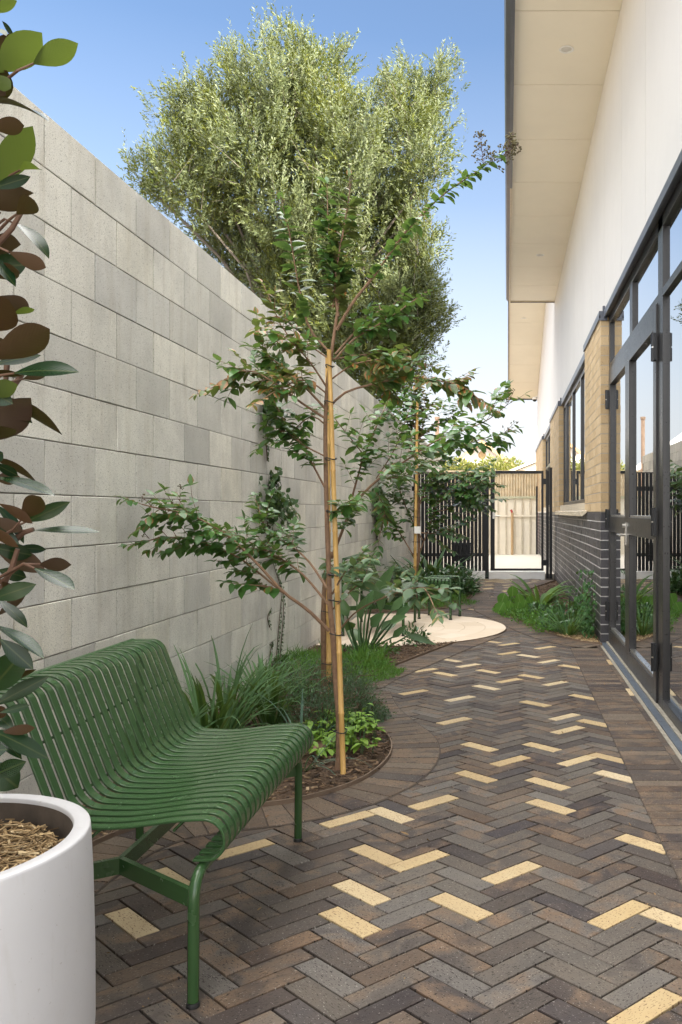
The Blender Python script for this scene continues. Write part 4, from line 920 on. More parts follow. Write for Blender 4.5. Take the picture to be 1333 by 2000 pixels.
YA = 3.994
ta = empty('crape_myrtle', G(668, 1510) + (0,), 'nearest staked crape myrtle sapling with browning leaves, rising from the curved bed behind the bench', 'tree')
A = Shrub(4); A.tp = .72
A.w.tube([tuple(p) for p in catmull(pl([(657, 1514), (662, 1488), (662, 1400), (657, 1340), (651, 1247), (645, 1180), (642.5, 1110), (639.5, 1037), (637, 930), (636, 830), (640, 750), (648, 690), (655, 640), (661, 600)], YA + .02), 4)], [.024, .021, .018, .0165, .0155] + [.0145 - .008 * i / 48 for i in range(48)], 12)
BR = [([(643,1232),(600,1190),(556,1158),(500,1098),(440,1042),(370,1006),(305,992),(278,985)], -.28, .0085, .0025, .52, 0, .055, .15),
      ([(556,1160),(505,1118),(460,1085),(400,1062),(330,1048),(290,1056)], -.22, .005, .002, .22, 0, .052, .12),
      ([(556,1158),(525,1146),(480,1142)], -.1, .004, .002, .3, 0, .055, .07),
      ([(655,1240),(700,1192),(770,1160),(825,1148),(846,1180)], -.5, .004, .002, .45, 2, .058, .10),
      ([(640,1150),(600,1092),(560,1062),(520,1035),(505,990)], .35, .006, .002, .35, 0, .052, .13),
      ([(641,1180),(592,1122),(540,1086),(470,1050),(430,1035)], .1, .006, .002, .3, 0, .055, .14),
      ([(650,1160),(672,1120),(695,1095),(715,1090)], -.35, .005, .002, .3, 2, .055, .07),
      ([(650,1190),(690,1150),(720,1130)], -.4, .004, .002, .4, 2, .062, .10),
      ([(640,962),(592,872),(556,822),(530,772),(512,735)], .15, .005, .0018, .2, 0, .054, .09),
      ([(637,892),(590,868),(550,838),(520,862)], .1, .004, .002, .3, 0, .052, .10),
      ([(637,818),(585,784),(535,747),(482,722),(425,752)], -.15, .006, .002, .3, 1, .058, .13),
      ([(637,800),(608,768),(560,722),(520,690),(508,650)], .05, .006, .002, .3, 1, .055, .12),
      ([(640,800),(672,768),(722,752),(790,738),(850,742),(905,756),(932,776)], -.2, .006, .002, .3, 1, .060, .10),
      ([(655,692),(700,642),(750,602),(800,590)], .3, .005, .002, .3, 0, .052, .09),
      ([(655,702),(692,662),(760,622),(815,582)], .0, .005, .002, .3, 0, .052, .07),
      ([(658,645),(690,590),(730,540),(790,456),(842,402),(882,368),(928,338),(944,326)], -.1, .008, .002, .28, 0, .055, 0),
      ([(661,618),(655,560),(662,500),(673,440),(682,385)], .0, .007, .002, .05, 1, .058, .05),
      ([(661,600),(651,520),(642,450),(640,392)], .1, .005, .002, .2, 0, .056, .05),
      ([(648,692),(610,650),(592,600),(577,520),(563,440),(556,420)], -.05, .006, .002, .3, 0, .062, 0),
      ([(645,702),(600,672),(560,652),(538,610),(525,578)], .1, .004, .002, .2, 1, .05, .08),
      ([(641,760),(602,702),(560,660),(530,650)], -.2, .005, .002, .3, 1, .055, .1),
      ([(650,702),(722,692),(800,702),(835,712)], .1, .004, .002, .25, 1, .055, .1),
      ([(641,1010),(672,985),(690,975)], -.1, .003, .0015, .3, 0, .05, .06),
      ([(650,600),(662,560),(690,520)], .1, .004, .002, .2, 1, .055, .05),
      ([(640,770),(600,742),(560,752),(520,775)], -.3, .004, .002, .25, 1, .055, .1),
      ([(642,745),(690,712),(740,702),(772,690)], -.25, .004, .002, .25, 1, .055, .1),
      ([(637,830),(610,812),(585,830),(560,850)], .2, .004, .002, .3, 0, .05, .09)]
for pts, dY, r0, r1, t0, li, sz, tw in BR:
    A.branch(pl(pts, YA + .02, dY), r0, r1, t0, sz * 1.28, tw * 1.05, li, .033 if li != 2 else .05, .97 if tw < .06 else .5, li2=0 if li == 1 else None)
pn = []; A.panicle(at(955, 322, YA - .08), (.62, 0, .42), .16, pn, 60, .004); A.panicle(at(945, 326, YA - .08), (-.1, 0, 1), .15, pn, 46, .004); A.panicle(at(985, 305, YA - .08), (.25, 0, .6), .11, pn, 36, .004)
for px_, py_, dx in ((683, 382, .1), (556, 420, -.15), (300, 992, -.8), (345, 1010, -.3), (292, 1052, -.7), (352, 985, 0)): A.panicle(at(px_, py_, YA - .1), (dx, 0, .8), .08, pn, 9, .0028)
A.build(ta, (M_MYR, M_MYR_B, M_MYR_S), M_BARK); [q_.build('seed_panicle', [M_TWIG, M_BERRY], ta) for q_ in pn]
YB = G(634, 1372)[1]
tb = empty('crape_myrtle', G(634, 1372) + (0,), 'second crape myrtle sapling mid bed, its branch reaching right over the patio', 'tree'); B = Shrub(9)
B.w.tube([tuple(p) for p in catmull(pl([(634, 1374), (634, 1300), (633, 1200), (640, 1100), (650, 1080)], YB), 4)], [.022, .016], 10)
for pts, dY, r0, r1, t0, li, sz, tw in [
      ([(648,1090),(664,1050),(690,990),(735,940),(800,895),(850,862),(900,842),(950,822),(992,790)], -.4, .010, .002, .42, 0, .068, .17),
      ([(800,895),(850,878),(905,868),(960,852),(985,846)], -.2, .004, .002, .2, 0, .066, .10),
      ([(676,1020),(694,950),(712,890),(735,835),(758,785)], .0, .008, .002, .3, 0, .068, .17),
      ([(700,960),(735,962),(752,1000),(742,1045)], -.1, .004, .002, .25, 0, .062, .10),
      ([(712,890),(690,862),(668,835),(655,818)], -.2, .004, .002, .15, 0, .062, .12),
      ([(735,935),(770,880),(790,830),(800,800)], .1, .004, .002, .2, 0, .062, .16),
      ([(740,935),(790,930),(830,905),(850,895)], .2, .004, .002, .2, 0, .062, .14),
      ([(655,1070),(668,1040),(682,1000),(700,985)], -.4, .004, .002, .35, 0, .062, .07),
      ([(645,1100),(655,1112),(668,1118)], -.5, .004, .002, .25, 2, .062, .06)]:
    B.branch(pl(pts, YB, dY), r0, r1, t0, sz * 1.3, tw * 1.3, li, .045, .8)
pn = []; B.panicle(at(990, 792, YB - .4), (.35, 0, .7), .10, pn, 14); B.panicle(at(985, 846, YB - .55), (.5, 0, .5), .09, pn, 8)
B.build(tb, (M_MYR, M_MYR_B, M_MYR_S), M_BARK); [q_.build('seed_panicle', [M_TWIG, M_BERRY], tb) for q_ in pn]
YC = 11.3
tc = empty('crape_myrtle', (at(818, 1100, YC).x, YC, 0), 'farthest crape myrtle sapling in front of the black slat fence', 'tree'); Cc = Shrub(15)
Cc.w.tube([tuple(p) for p in catmull(pl([(812, 1178), (813, 1120), (818, 1085), (818, 1000), (815, 900), (812, 800)], YC), 4)], [.026, .008], 9)
for pts, dY, t0, li, tw in [([(818,1085),(831,1050),(846,1008),(862,975),(892,955),(940,945)], -.3, .25, 0, .3), ([(812,1092),(782,1042),(765,1022),(750,995),(735,965)], -.1, .3, 0, .3), ([(816,1000),(840,935),(880,925),(920,932),(952,950)], -.4, .2, 0, .3),
      ([(818,1040),(850,1042),(880,1032),(905,1022)], -.2, .2, 0, .26), ([(815,930),(845,902),(872,900)], .2, .2, 0, .3), ([(826,1055),(800,1005),(782,960),(775,920)], .1, .2, 0, .3), ([(848,1000),(885,992),(915,975),(945,985)], .1, .2, 0, .28),
      ([(812,900),(800,840),(790,800),(785,770)], .0, .1, 0, .3), ([(812,900),(822,850),(832,800),(826,770)], .1, .1, 1, .26), ([(813,860),(850,832),(880,815),(900,805)], .1, .15, 0, .22), ([(812,1110),(790,1120),(770,1112)], -.3, .2, 0, .2), ([(818,980),(860,955),(900,965),(930,968)], -.2, .2, 0, .3), ([(812,850),(805,790),(815,740)], .1, .1, 1, .24)]:
    Cc.branch(pl(pts, YC, dY), .009, .003, t0, .115, tw * 1.3, 2 if t0 == .2 else li, .05, .9)
Cc.build(tc, (M_MYR, M_MYR_B, M_MYR_S), M_BARK)
def stake(base, top, r, label, ties, node=.24):
    t = empty('bamboo_stake', (base.x, base.y, 0), label, 'stake', 'bamboo stakes tied to the saplings'); m = MB(); L = (top - base).length; n = int(L / node); P = []; Rr = []
    for i in range(n + 1):
        c = base.lerp(top, i / n)
        for o, q in ((-.006, .98), (-.002, 1.1), (.003, 1.1), (.007, .97)):
            s_ = min(1, max(0, i / n + o / L)); P.append(base.lerp(top, s_) + Vector((0, 0, .0002 * len(P)))); Rr.append(r * q * (1 - .18 * i / n))
    m.tube(P, Rr, 12); m.build('cane', M_BAMBOO, t, smooth=True, sharp=60)
    for f, w_, off in ties:
        c = base.lerp(top, f); k = MB(); k.tube([(c.x + off - w_ * math.cos(a) if 0 else c.x + off + w_ * math.cos(a), c.y + .012 + (r + .022) * math.sin(a), c.z + .004 * math.sin(2 * a)) for a in np.linspace(0, 6.283, 22)], .0028, 6)
        k.build('tie', M_TIE, t, smooth=True)
bA = at(671, 1512, YA - .03); tA = at(643, 686, YA - .012)
stake(bA, tA, .0128, 'near bamboo stake tied to the nearest crape myrtle trunk', [(.10, .030, -.010), (.33, .028, -.013), (.41, .028, -.013), (.47, .028, -.013), (.62, .026, -.012), (.745, .025, -.010), (.88, .023, -.006), (.965, .018, -.0)])
stake(at(643, 1378, YB - .03), at(640, 700, YB), .0165, 'bamboo stake half hidden behind the nearest crape myrtle, tied to the second trunk', [(.12, .036, -.01), (.27, .036, -.012)])
stake(at(810, 1180, YC - .05), at(816, 775, YC - .05), .021, 'far bamboo stake with a small white tag beside the black slat fence', [(.3, .05, .01), (.42, .05, .01)])
m = MB(); p = at(816, 1035, YC - .09); m.box(p.x - .042, p.x + .042, p.y - .003, p.y, p.z - .045, p.z + .045); tag(m.build('plant_tag', M_LAMPW), 'small white plant tag tied to the farthest bamboo stake', 'tag')

# ---------------------------------------------------------------- big olive tree behind the wall
def mat_olive():
    k = Nodes('olive leaf'); isl = k.island(); vec = k.coord(); c = k.mix(isl, (.034, .062, .013), (.150, .165, .036))
    c = k.mix(k.ramp(k.noise(vec, .8, 3), [(.35, 0), (.7, .55)]), c, (.13, .135, .025)); c = k.mix(k.back(), c, k.mix(isl, (.065, .088, .036), (.125, .145, .062)))
    k.base(c); k.rough(.5); k.p.inputs['Specular IOR Level'].default_value = .3; tr = k.n('BsdfTranslucent'); k.l(k.mix(.5, c, (.26, .30, .04)), tr.inputs[0]); ms = k.n('MixShader'); ms.inputs[0].default_value = .2
    k.l(k.p.outputs[0], ms.inputs[1]); k.l(tr.outputs[0], ms.inputs[2]); k.l(ms.outputs[0], k.out.inputs[0]); return k.m
M_OLIVE = mat_olive()
YO = 13.0
to = empty('olive_tree', (-3.3, YO, 0), 'large grey green olive tree towering behind the block wall', 'tree')
LOBES = [(605,150,70,95),(575,110,40,60),(640,110,38,60),(500,180,85,100),(470,140,40,55),(400,215,62,85),(385,185,32,55),(330,270,50,85),(345,210,25,50),(290,345,38,45),(270,340,28,22),(370,350,90,95),(450,400,120,110),(480,290,120,120),(590,290,130,130),(690,300,100,130),(720,215,60,55),(790,220,72,85),(820,170,42,62),(870,150,28,55),(850,225,52,70),(845,300,50,70),(820,370,45,65),(770,330,70,90),(560,440,130,110),(690,430,120,110),(640,540,130,110),(770,500,85,95),(815,575,55,65),(845,620,45,62),(760,620,100,85),(700,660,90,80),(790,700,70,62),(800,440,60,70),(830,470,40,50),(800,590,70,70),(740,740,70,50),(830,640,50,60),(560,560,90,80),(440,470,60,70),(500,560,60,60),(700,740,70,50),(620,630,80,70),(830,680,45,45),(770,760,50,50),(845,545,32,45),(510,490,80,80),(650,200,60,80),(540,220,60,80)]
cl_ = Leaves(); tk = MB(); g2 = np.random.default_rng(5); sc_ = YO / F_PX
tk.tube([(-3.3, YO, -.1), (-3.25, YO + .05, 1.2), (-3.1, YO, 2.4), (-3.0, YO, 3.6)], [.24, .19, .15, .10], 12)
for (cx, cy, rx, ry) in LOBES:
    cx, cy, rx, ry = 592 + (cx - 592) * .93, 440 + (cy - 440) * .93 + 12, rx * .93, ry * .93
    c = np.array(at(cx, cy, YO + g2.uniform(-.6, .6))); ax, az = rx * sc_, ry * sc_; ay = min(1.3, (ax + az) / 2 * 1.1); ns = int(280 * (ax * az) / .25 + 60); ns = min(ns, 1000)
    nc = max(5, ns // 26); uc = unit(g2.normal(size=(nc, 3))); uc[:, 1] -= .15; rc = g2.uniform(.35, 1.0, nc); pick = g2.integers(0, nc, ns); u = uc[pick]; rad = rc[pick]
    cen = c + uc * np.array((ax, ay, az)) * rc[:, None] * .9; dirc = unit(uc * np.array((.7, .7, .5)) + np.array((0, 0, 1.0)) + g2.normal(size=(nc, 3)) * .25)
    along = g2.uniform(-.42, .36, ns); 
    tuft = along > .30; p = cen[pick] + dirc[pick] * along[:, None] + g2.normal(size=(ns, 3)) * (.125 * (1 - .9 * np.clip(along + .1, 0, .5) * 1.6))[:, None]
    d = unit(dirc[pick] + g2.normal(size=(ns, 3)) * .33)
    q = c - np.array((0, 0, az * .5)); tk.tube([(-3.05 + g2.uniform(-.1, .1), YO, 3.0 + g2.uniform(-.4, .5)), tuple(np.array((-3.0, YO, 3.4)) * .45 + q * .55 + np.array((0, 0, .15))), tuple(q), tuple(c)], [.035, .02, .012, .005], 5)
    K = 17; Lsp = g2.uniform(.20, .36, ns) * np.where(tuft, 1.1, .95)
    for k in range(K):
        t = (k + .5) / K; a = k * 2.4 + g2.uniform(0, 6.28, ns); h = unit(np.cross(d, (.1, .2, .97))); v = np.cross(h, d)
        out = h * np.cos(a)[:, None] + v * np.sin(a)[:, None]
        cl_.flat(p + d * (Lsp * t)[:, None], unit(d * .75 + out * .8), out + np.array((0, 0, .4)), g2.uniform(.055, .095, ns) * (1 - .3 * t), g2.uniform(.014, .021, ns))
    for i in range(0, ns, 14): e = p[i] + d[i] * Lsp[i]; tk.tube([tuple(p[i] - d[i] * .15), tuple(e)], [.004, .0015], 3, cap=False)
cl_.build('crown', M_OLIVE, to, smooth=False); tk.build('trunk', M_OBARK, to, smooth=True)

# hedge and bare shrub beyond the alley
def leafcloud(lobes, n, size, rg, aspect=.5, up=.3):
    L = Leaves()
    for (x, y, z, rx, ry, rz) in lobes:
        u = unit(rg.normal(size=(n, 3))); rad = rg.random(n) ** .4; p = np.array((x, y, z)) + u * np.array((rx, ry, rz)) * rad[:, None] * (1 + .12 * rg.normal(size=(n, 1)))
        d = unit(u + rg.normal(size=(n, 3)) * .7 + np.array((0, 0, up))); L.flat(p, d, rg.normal(size=(n, 3)) + u, rg.uniform(.6, 1.3, n) * size, rg.uniform(.6, 1.3, n) * size * aspect)
    return L
M_HEDGE = leafmat('hedge leaf', (.10, .10, .018), (.20, .18, .035), back=(.12, .12, .03), rough=.5, transl=.3)
he = empty('hedge', (-1.2, 40, 0), 'golden green sunlit hedge in front of the gabled cottage', 'hedge'); gg = np.random.default_rng(3)
leafcloud([(x, 40 + gg.uniform(-.4, .4), z, .75, .7, .75) for x in np.arange(-3.2, .2, .42) for z in (.8, 1.9, 2.75 + gg.uniform(-.15, .25))], 1300, .15, gg).build('foliage', M_HEDGE, he, smooth=False)
m = MB()
for x in np.arange(-3.2, .2, .8): m.tube([(x, 40, -.05), (x + .05, 40, 1.2), (x, 40, 2.6)], [.06, .04, .015], 6)
m.build('stem', M_OBARK, he)
bs = empty('bare_shrub', (.1, 33, 0), 'leafless twiggy shrub poking above the gate beside the cottage', 'shrub'); m = MB(); r2 = random.Random(3)
for k in range(26):
    a = r2.uniform(-1, 1); p = [(.1, 33, 0)]; q = np.array((.1 + a * .1, 33.0, 1.2)); d = np.array((a * .45, r2.uniform(-.3, .3), 1.0)); p.append(tuple(q))
    for s_ in range(5): d = d + np.array((r2.uniform(-.5, .5), 0, r2.uniform(-.45, .05))); q = q + unit(d) * .34; p.append(tuple(q))
    m.tube(p, [.02, .004], 4)
m.build('branches', M_OBARK, bs)

# ---------------------------------------------------------------- planting in the beds
def clump(L, c, n, l0, l1, w_, spread, droop, seed, base_r=.05, K=7, tip=.08, face=True):
    r = random.Random(seed)
    for i in range(n):
        a = r.uniform(0, 6.283); sp = spread * math.sqrt(r.random()); q = base_r * math.sqrt(r.random()); ln = r.uniform(l0, l1); h = np.array((math.cos(a), math.sin(a), 0))
        p = np.array((c[0] + q * math.cos(a), c[1] + q * math.sin(a), c[2])); el = math.pi / 2 - sp; dr = droop * r.uniform(.4, 1.3); pts = [p]; tw = r.uniform(-.4, .4)
        for k in range(K):
            e = el - dr * ((k + .5) / K) ** 1.8; p = p + (h * math.cos(e) + np.array((0, 0, math.sin(e)))) * ln / K; p[2] = max(p[2], .008); pts.append(p)
        ww = w_ * r.uniform(.75, 1.2); W = [ww * (.75 + .25 * min(1, 3 * t)) * (1 if t < .5 else max(tip, 1 - ((t - .5) / .5) ** 1.6)) for t in np.linspace(0, 1, K + 1)]
        side = np.array((-math.sin(a + tw), math.cos(a + tw), 0)); L.blade(pts, W, np.cross(side, unit(pts[-1] - pts[0])) * 1.0)
def fuzz(L, cs, n, size, asp, seed, up=.6, prof=None, hmin=.01):
    g_ = np.random.default_rng(seed)
    for (x, y, z, rx, ry, rz) in cs:
        u = unit(g_.normal(size=(n, 3))); u[:, 2] = np.abs(u[:, 2]); rad = g_.random(n) ** .38; p = np.array((x, y, z)) + u * np.array((rx, ry, rz)) * rad[:, None] * (1 + .10 * g_.normal(size=(n, 1)))
        p[:, 2] = np.maximum(p[:, 2], hmin); d = unit(u * .8 + g_.normal(size=(n, 3)) * .6 + np.array((0, 0, up))); nn = g_.normal(size=(n, 3)) * .6 + np.array((0, 0, 1.0)); S_ = g_.uniform(.6, 1.3, n) * size
        if prof: L.add(p, d, nn, S_, S_ * asp, prof, g_.uniform(0, .4, n), .2)
        else: L.flat(p, d, nn, S_, S_ * asp)
M_STRAP = leafmat('strap leaf', (.028, .085, .022), (.065, .150, .036), back=(.045, .105, .033), rough=.36, transl=.2)
M_BLUE = leafmat('blue green leaf', (.055, .115, .082), (.085, .155, .105), rough=.5, transl=.12)
M_FINE = leafmat('fine dark leaf', (.028, .072, .032), (.070, .13, .066), back=(.06, .10, .065), rough=.5, transl=.2)
M_LAWN = leafmat('fresh fine leaf', (.055, .165, .026), (.115, .27, .045), rough=.5, transl=.3)
M_LIME = leafmat('lime leaf', (.15, .31, .03), (.28, .46, .055), rib=(.25, .36, .08), rough=.5, transl=.35)
M_DEEP = leafmat('deep green leaf', (.020, .075, .022), (.050, .135, .036), back=(.03, .075, .03), rib=(.05, .11, .04), rough=.30, transl=.15)
M_PADDLE = leafmat('paddle leaf', (.045, .110, .042), (.085, .165, .062), back=(.05, .11, .045), rib=(.075, .13, .05), rough=.34, transl=.15)
M_STALK = plain('green stalk', (.055, .115, .040), .5)
for k, (x, y, n, ln, lab) in enumerate([(-1.50, 3.78, 46, .52, 'dark green strappy grass clump nearest the bench back, against the block wall'), (-1.42, 4.22, 62, .62, 'tall dark green strappy grass clump behind the middle of the bench'), (-1.50, 4.70, 56, .60, 'dark green strappy grass clump third along the block wall'),
                                        (-1.30, 4.85, 46, .48, 'lower dark green strappy grass clump beside the bed shrubs'), (-1.46, 5.30, 46, .46, 'farthest strappy grass clump beneath the wall creeper')]):
    L = Leaves(); clump(L, (x, y, .0), n, ln * .55, ln * 1.05, .017, .62, 1.25, 30 + k, .07); tag(L.build('strappy_grass', M_STRAP), lab, 'grass clump', 'strappy grasses along the block wall')
L = Leaves(); clump(L, (-.93, 4.03, 0), 15, .20, .40, .0085, 1.25, 1.0, 44, .03, tip=.4); clump(L, (-1.02, 4.35, 0), 14, .22, .40, .009, .8, .9, 45, .04, tip=.4); tag(L.build('blue_bulb_plant', M_BLUE), 'sprawling blue green plant with onion like leaves beside the bench end', 'plant')
for k, (cs, lab) in enumerate([([(-1.12, 4.95, 0, .26, .30, .26), (-.98, 4.72, 0, .18, .22, .2)], 'dark fine leaved mounding shrub behind the nearest sapling'), ([(-.90, 5.12, .02, .18, .28, .2), (-.80, 5.02, .0, .14, .17, .10), (-1.0, 5.4, 0, .22, .3, .22)], 'dark fine leaved shrub spilling over the brick border'), ([(-1.3, 5.6, 0, .26, .4, .26), (-1.15, 5.9, 0, .22, .3, .2)], 'dark fine leaved mound in the middle of the bed')]):
    t = empty('mounding_shrub', (cs[0][0], cs[0][1], 0), lab, 'shrub', 'fine leaved mounding shrubs in the bed'); L = Leaves(); fuzz(L, cs, 2600, .017, .42, 60 + k, .25); L.build('foliage', M_FINE, t, smooth=False); m = MB(); r2 = random.Random(70 + k)
    for (x, y, z, rx, ry, rz) in cs:
        for q in range(26):
            a = r2.uniform(0, 6.28); s_ = r2.uniform(.6, 1.15); e = (x + rx * s_ * math.cos(a), y + ry * s_ * math.sin(a), rz * r2.uniform(.2, .95)); m.tube([(x, y, 0), ((x + e[0]) / 2, (y + e[1]) / 2, e[2] * .8 + .03), e], [.003, .0012], 4)
    m.build('stem', M_TWIG, t)
L = Leaves(); g_ = np.random.default_rng(8)
def turf(L, poly, n, h0, h1, w_, seed):
    r = random.Random(seed); xs = [p[0] for p in poly]; ys = [p[1] for p in poly]; c = 0; P = []
    while c < n:
        x, y = r.uniform(min(xs), max(xs)), r.uniform(min(ys), max(ys))
        if inside(poly, x, y): P.append((x, y)); c += 1
    P = np.array(P); g3 = np.random.default_rng(seed); hh = g3.uniform(h0, h1, n) * (.65 + .5 * np.sin(P[:, 0] * 9 + 1.3) * np.cos(P[:, 1] * 7)); z = g3.random(n) * hh * .55
    d = unit(g3.normal(size=(n, 3)) * .75 + np.array((0, 0, .9))); L.flat(np.stack([P[:, 0], P[:, 1], z], 1), d, g3.normal(size=(n, 3)), np.maximum(.02, hh * .7), np.full(n, w_))
turf(L, [(-1.66, 5.6), (-1.1, 5.55), (-.95, 6.0), (-.84, 6.45), (-.93, 6.75), (-1.15, 6.95), (-1.5, 7.1), (-1.66, 7.0)], 9000, .09, .20, .0065, 4); turf(L, [(-1.0, 5.9), (-.78, 6.25), (-.74, 6.55), (-.86, 6.62)], 900, .03, .07, .005, 6)
tag(L.build('ground_cover', M_LAWN, smooth=False), kind='stuff')
t = empty('lime_bedding_plant', (-.82, 4.4, 0), 'low lime green leafy plants around the base of the nearest sapling', 'plant'); L = Leaves(); m = MB(); r2 = random.Random(12)
for k in range(64):
    x, y = r2.uniform(-1.02, -.64), r2.uniform(4.18, 4.85)
    if not inside(poly1, x + .05, y): continue
    hgt = r2.uniform(.05, .15); m.tube([(x, y, 0), (x + .01, y, hgt)], .002, 5)
    for q in range(r2.randint(5, 9)):
        a = r2.uniform(0, 6.28); d = np.array((math.cos(a), math.sin(a), r2.uniform(-.35, .5))); L.add((x, y, hgt * r2.uniform(.5, 1)), d, (0, 0, 1), r2.uniform(.035, .07), r2.uniform(.022, .036), 'ovate', .3, .2)
L.build('leaves', M_LIME, t); m.build('stems', M_STALK, t)
m = MB(); m.lathe([(.001, .05), (.05, .045), (.085, .015), (.08, -.01)], (-.96, 4.42, .0), 9); tag(m.build('stone', plain('pink stone', (.40, .24, .18), .85, nscale=20, bump=.4)), 'small pinkish stone half hidden under the lime green plants', 'stone')
# bird of paradise
t = empty('bird_of_paradise', (-1.17, 7.35, 0), 'large paddle leaved bird of paradise plant in front of the round patio', 'plant'); L = Leaves(); m = MB(); r2 = random.Random(31)
PX = [((712,1280),(722,1200),(735,1165),(772,1103),30),((705,1280),(700,1215),(697,1170),(685,1115),26),((715,1282),(748,1215),(768,1190),(800,1160),24),((720,1282),(738,1225),(745,1190),(752,1140),24),((700,1282),(685,1230),(678,1200),(662,1165),24),((718,1284),(742,1240),(765,1215),(795,1205),22),((710,1282),(712,1220),(718,1185),(728,1150),26),((704,1282),(690,1240),(690,1225),(676,1215),30),((708,1284),(703,1262),(700,1250),(683,1222),30),((716,1284),(735,1262),(770,1243),(792,1222),16),((712,1284),(730,1250),(748,1228),(778,1212),24),((722,1284),(760,1262),(800,1240),(852,1258),16),((700,1284),(670,1262),(660,1250),(650,1235),18),((715,1284),(722,1240),(728,1222),(746,1196),28),((698,1282),(675,1225),(665,1195),(655,1155),22),((712,1284),(705,1235),(706,1205),(712,1165),28),((720,1284),(755,1235),(775,1205),(805,1180),20)]
for k, (a, b, c, d, wd) in enumerate(PX):
    Y0 = 7.35 + r2.uniform(-.06, .06); dy = r2.uniform(-.3, .3); A_, B_, C_, D_ = [np.array(at(*q, Y0 + dy * f)) for q, f in ((a, 0), (b, .5), (c, .8), (d, 1))]; A_[2] = 0
    m.tube([tuple(x) for x in catmull([A_, B_, C_], 4)], [.011, .006], 6); dd = D_ - C_; ln = np.linalg.norm(dd); n_ = unit(np.array((r2.uniform(-.8, .8), -1.0, r2.uniform(.0, .9)))); L.add(C_ - dd * .1, dd, n_, ln * 1.15, max(.032, wd / F_PX * 7.35 * .9), 'lance', r2.uniform(-.05, .25), r2.uniform(.25, .5))
L.build('leaves', M_PADDLE, t); m.build('stalks', M_STALK, t, smooth=True)
t = empty('small_shrub', (-.80, 7.86, 0), 'small dark leafy shrub at the mulched tip of the bed beside the patio', 'shrub'); L = Leaves(); fuzz(L, [(-.80, 7.80, .02, .13, .11, .17)], 150, .05, .42, 5, .3, 'ovate'); L.build('foliage', M_DEEP, t); m = MB(); m.tube([(-.8, 7.8, 0), (-.79, 7.8, .12)], .006, 6); m.build('stem', M_TWIG, t)
L = Leaves(); fuzz(L, [(-1.05, 7.30, 0, .16, .12, .10), (-1.22, 7.2, 0, .2, .12, .10)], 130, .045, .5, 15, .3, 'ovate'); tag(L.build('leafy_groundcover_plant', M_STRAP), 'low leafy green plant around the foot of the bird of paradise', 'plant')
# creepers on the wall
M_CREEP = leafmat('creeper leaf', (.022, .065, .018), (.050, .110, .028), brown=(.22, .10, .03), brown_amt=-.45, rough=.4, transl=.15)
def creeper(strands, patches, label, seed, size=.03, nz=55):
    r = random.Random(seed); L = Leaves(); m = MB(); wp = lambda x, y: np.array((WALL_X + .008, (CX - x) and -WALL_X * F_PX / (CX - x), H + (CY - y) / (CX - x) * -WALL_X))
    first = None
    for st_ in strands:
        P = resample(catmull([wp(*q) for q in st_], 5), .018); m.tube([tuple(p) for p in P], [.004, .002], 5)
        if first is None: first = P[0]
        for p in P:
            for _ in range(2):
                a = r.uniform(0, 6.28); d = np.array((r.uniform(.1, .6), math.cos(a), math.sin(a))); L.add(p + np.array((.006, r.uniform(-.012, .012), r.uniform(-.01, .01))), d, (1, r.uniform(-.4, .4), .4), size * r.uniform(.5, 1.0), size * .55, 'ovate', .2, .2)
    for (x, y, rx, ry, n, th) in patches:
        c = wp(x, y); sc = c[1] / F_PX * (c[1] / 1.7); 
        for _ in range(n):
            u, v = r.gauss(0, .45), r.gauss(0, .45); p = wp(x + rx * u, y + ry * v); p[0] += r.uniform(.01, th * max(0.1, 1 - abs(u) - abs(v) * .5) + .02); a = r.uniform(0, 6.28)
            L.add(p, (r.uniform(.1, .9), math.cos(a) * .8, math.sin(a) * .8 - .2), (1, r.uniform(-.5, .5), .6), size * 1.7 * r.uniform(.6, 1.2), size * .95, 'ovate', .25, .2)
        if first is None: first = c
    t = empty('wall_creeper', tuple(first), label, 'creeper', 'creepers climbing the block wall')
    if m.v: m.build('stem', M_TWIG, t)
    L.build('leaves', M_CREEP, t)
creeper([[(536,1312),(540,1260),(545,1200),(549,1160)],[(543,1312),(548,1250),(552,1190),(550,1150)],[(532,1305),(526,1280),(530,1255),(524,1260)],[(525,1225),(521,1205),(527,1190)],[(548,1150),(535,1110),(522,1060)]], [(535,1300,14,14,90,.06)], 'thin double stemmed creeper climbing the wall behind the strappy grass', 5)
creeper([[(522,1060),(520,990),(524,930)]], [(515,985,22,40,170,.16),(540,1000,26,36,110,.14),(526,935,8,20,40,.05)], 'bushy creeper tuft on the wall left of the nearest sapling trunk', 6, .038)
creeper([[(520,900),(517,820),(522,690)]], [(520,720,20,34,130,.12),(512,800,10,50,90,.08)], 'creeper growing high on the wall behind the browning branches', 7, .042)
creeper([[(735,1060),(732,1010),(738,940)]], [(738,1000,14,30,110,.16),(732,965,10,18,60,.1)], 'creeper on the wall behind the second sapling branch', 8, .05)
creeper([[(648,1275),(640,1255),(632,1240)]], [(618,1285,18,12,70,.05),(640,1262,12,14,60,.06)], 'low creeper at the foot of the wall behind the near bamboo stake', 9, .045)
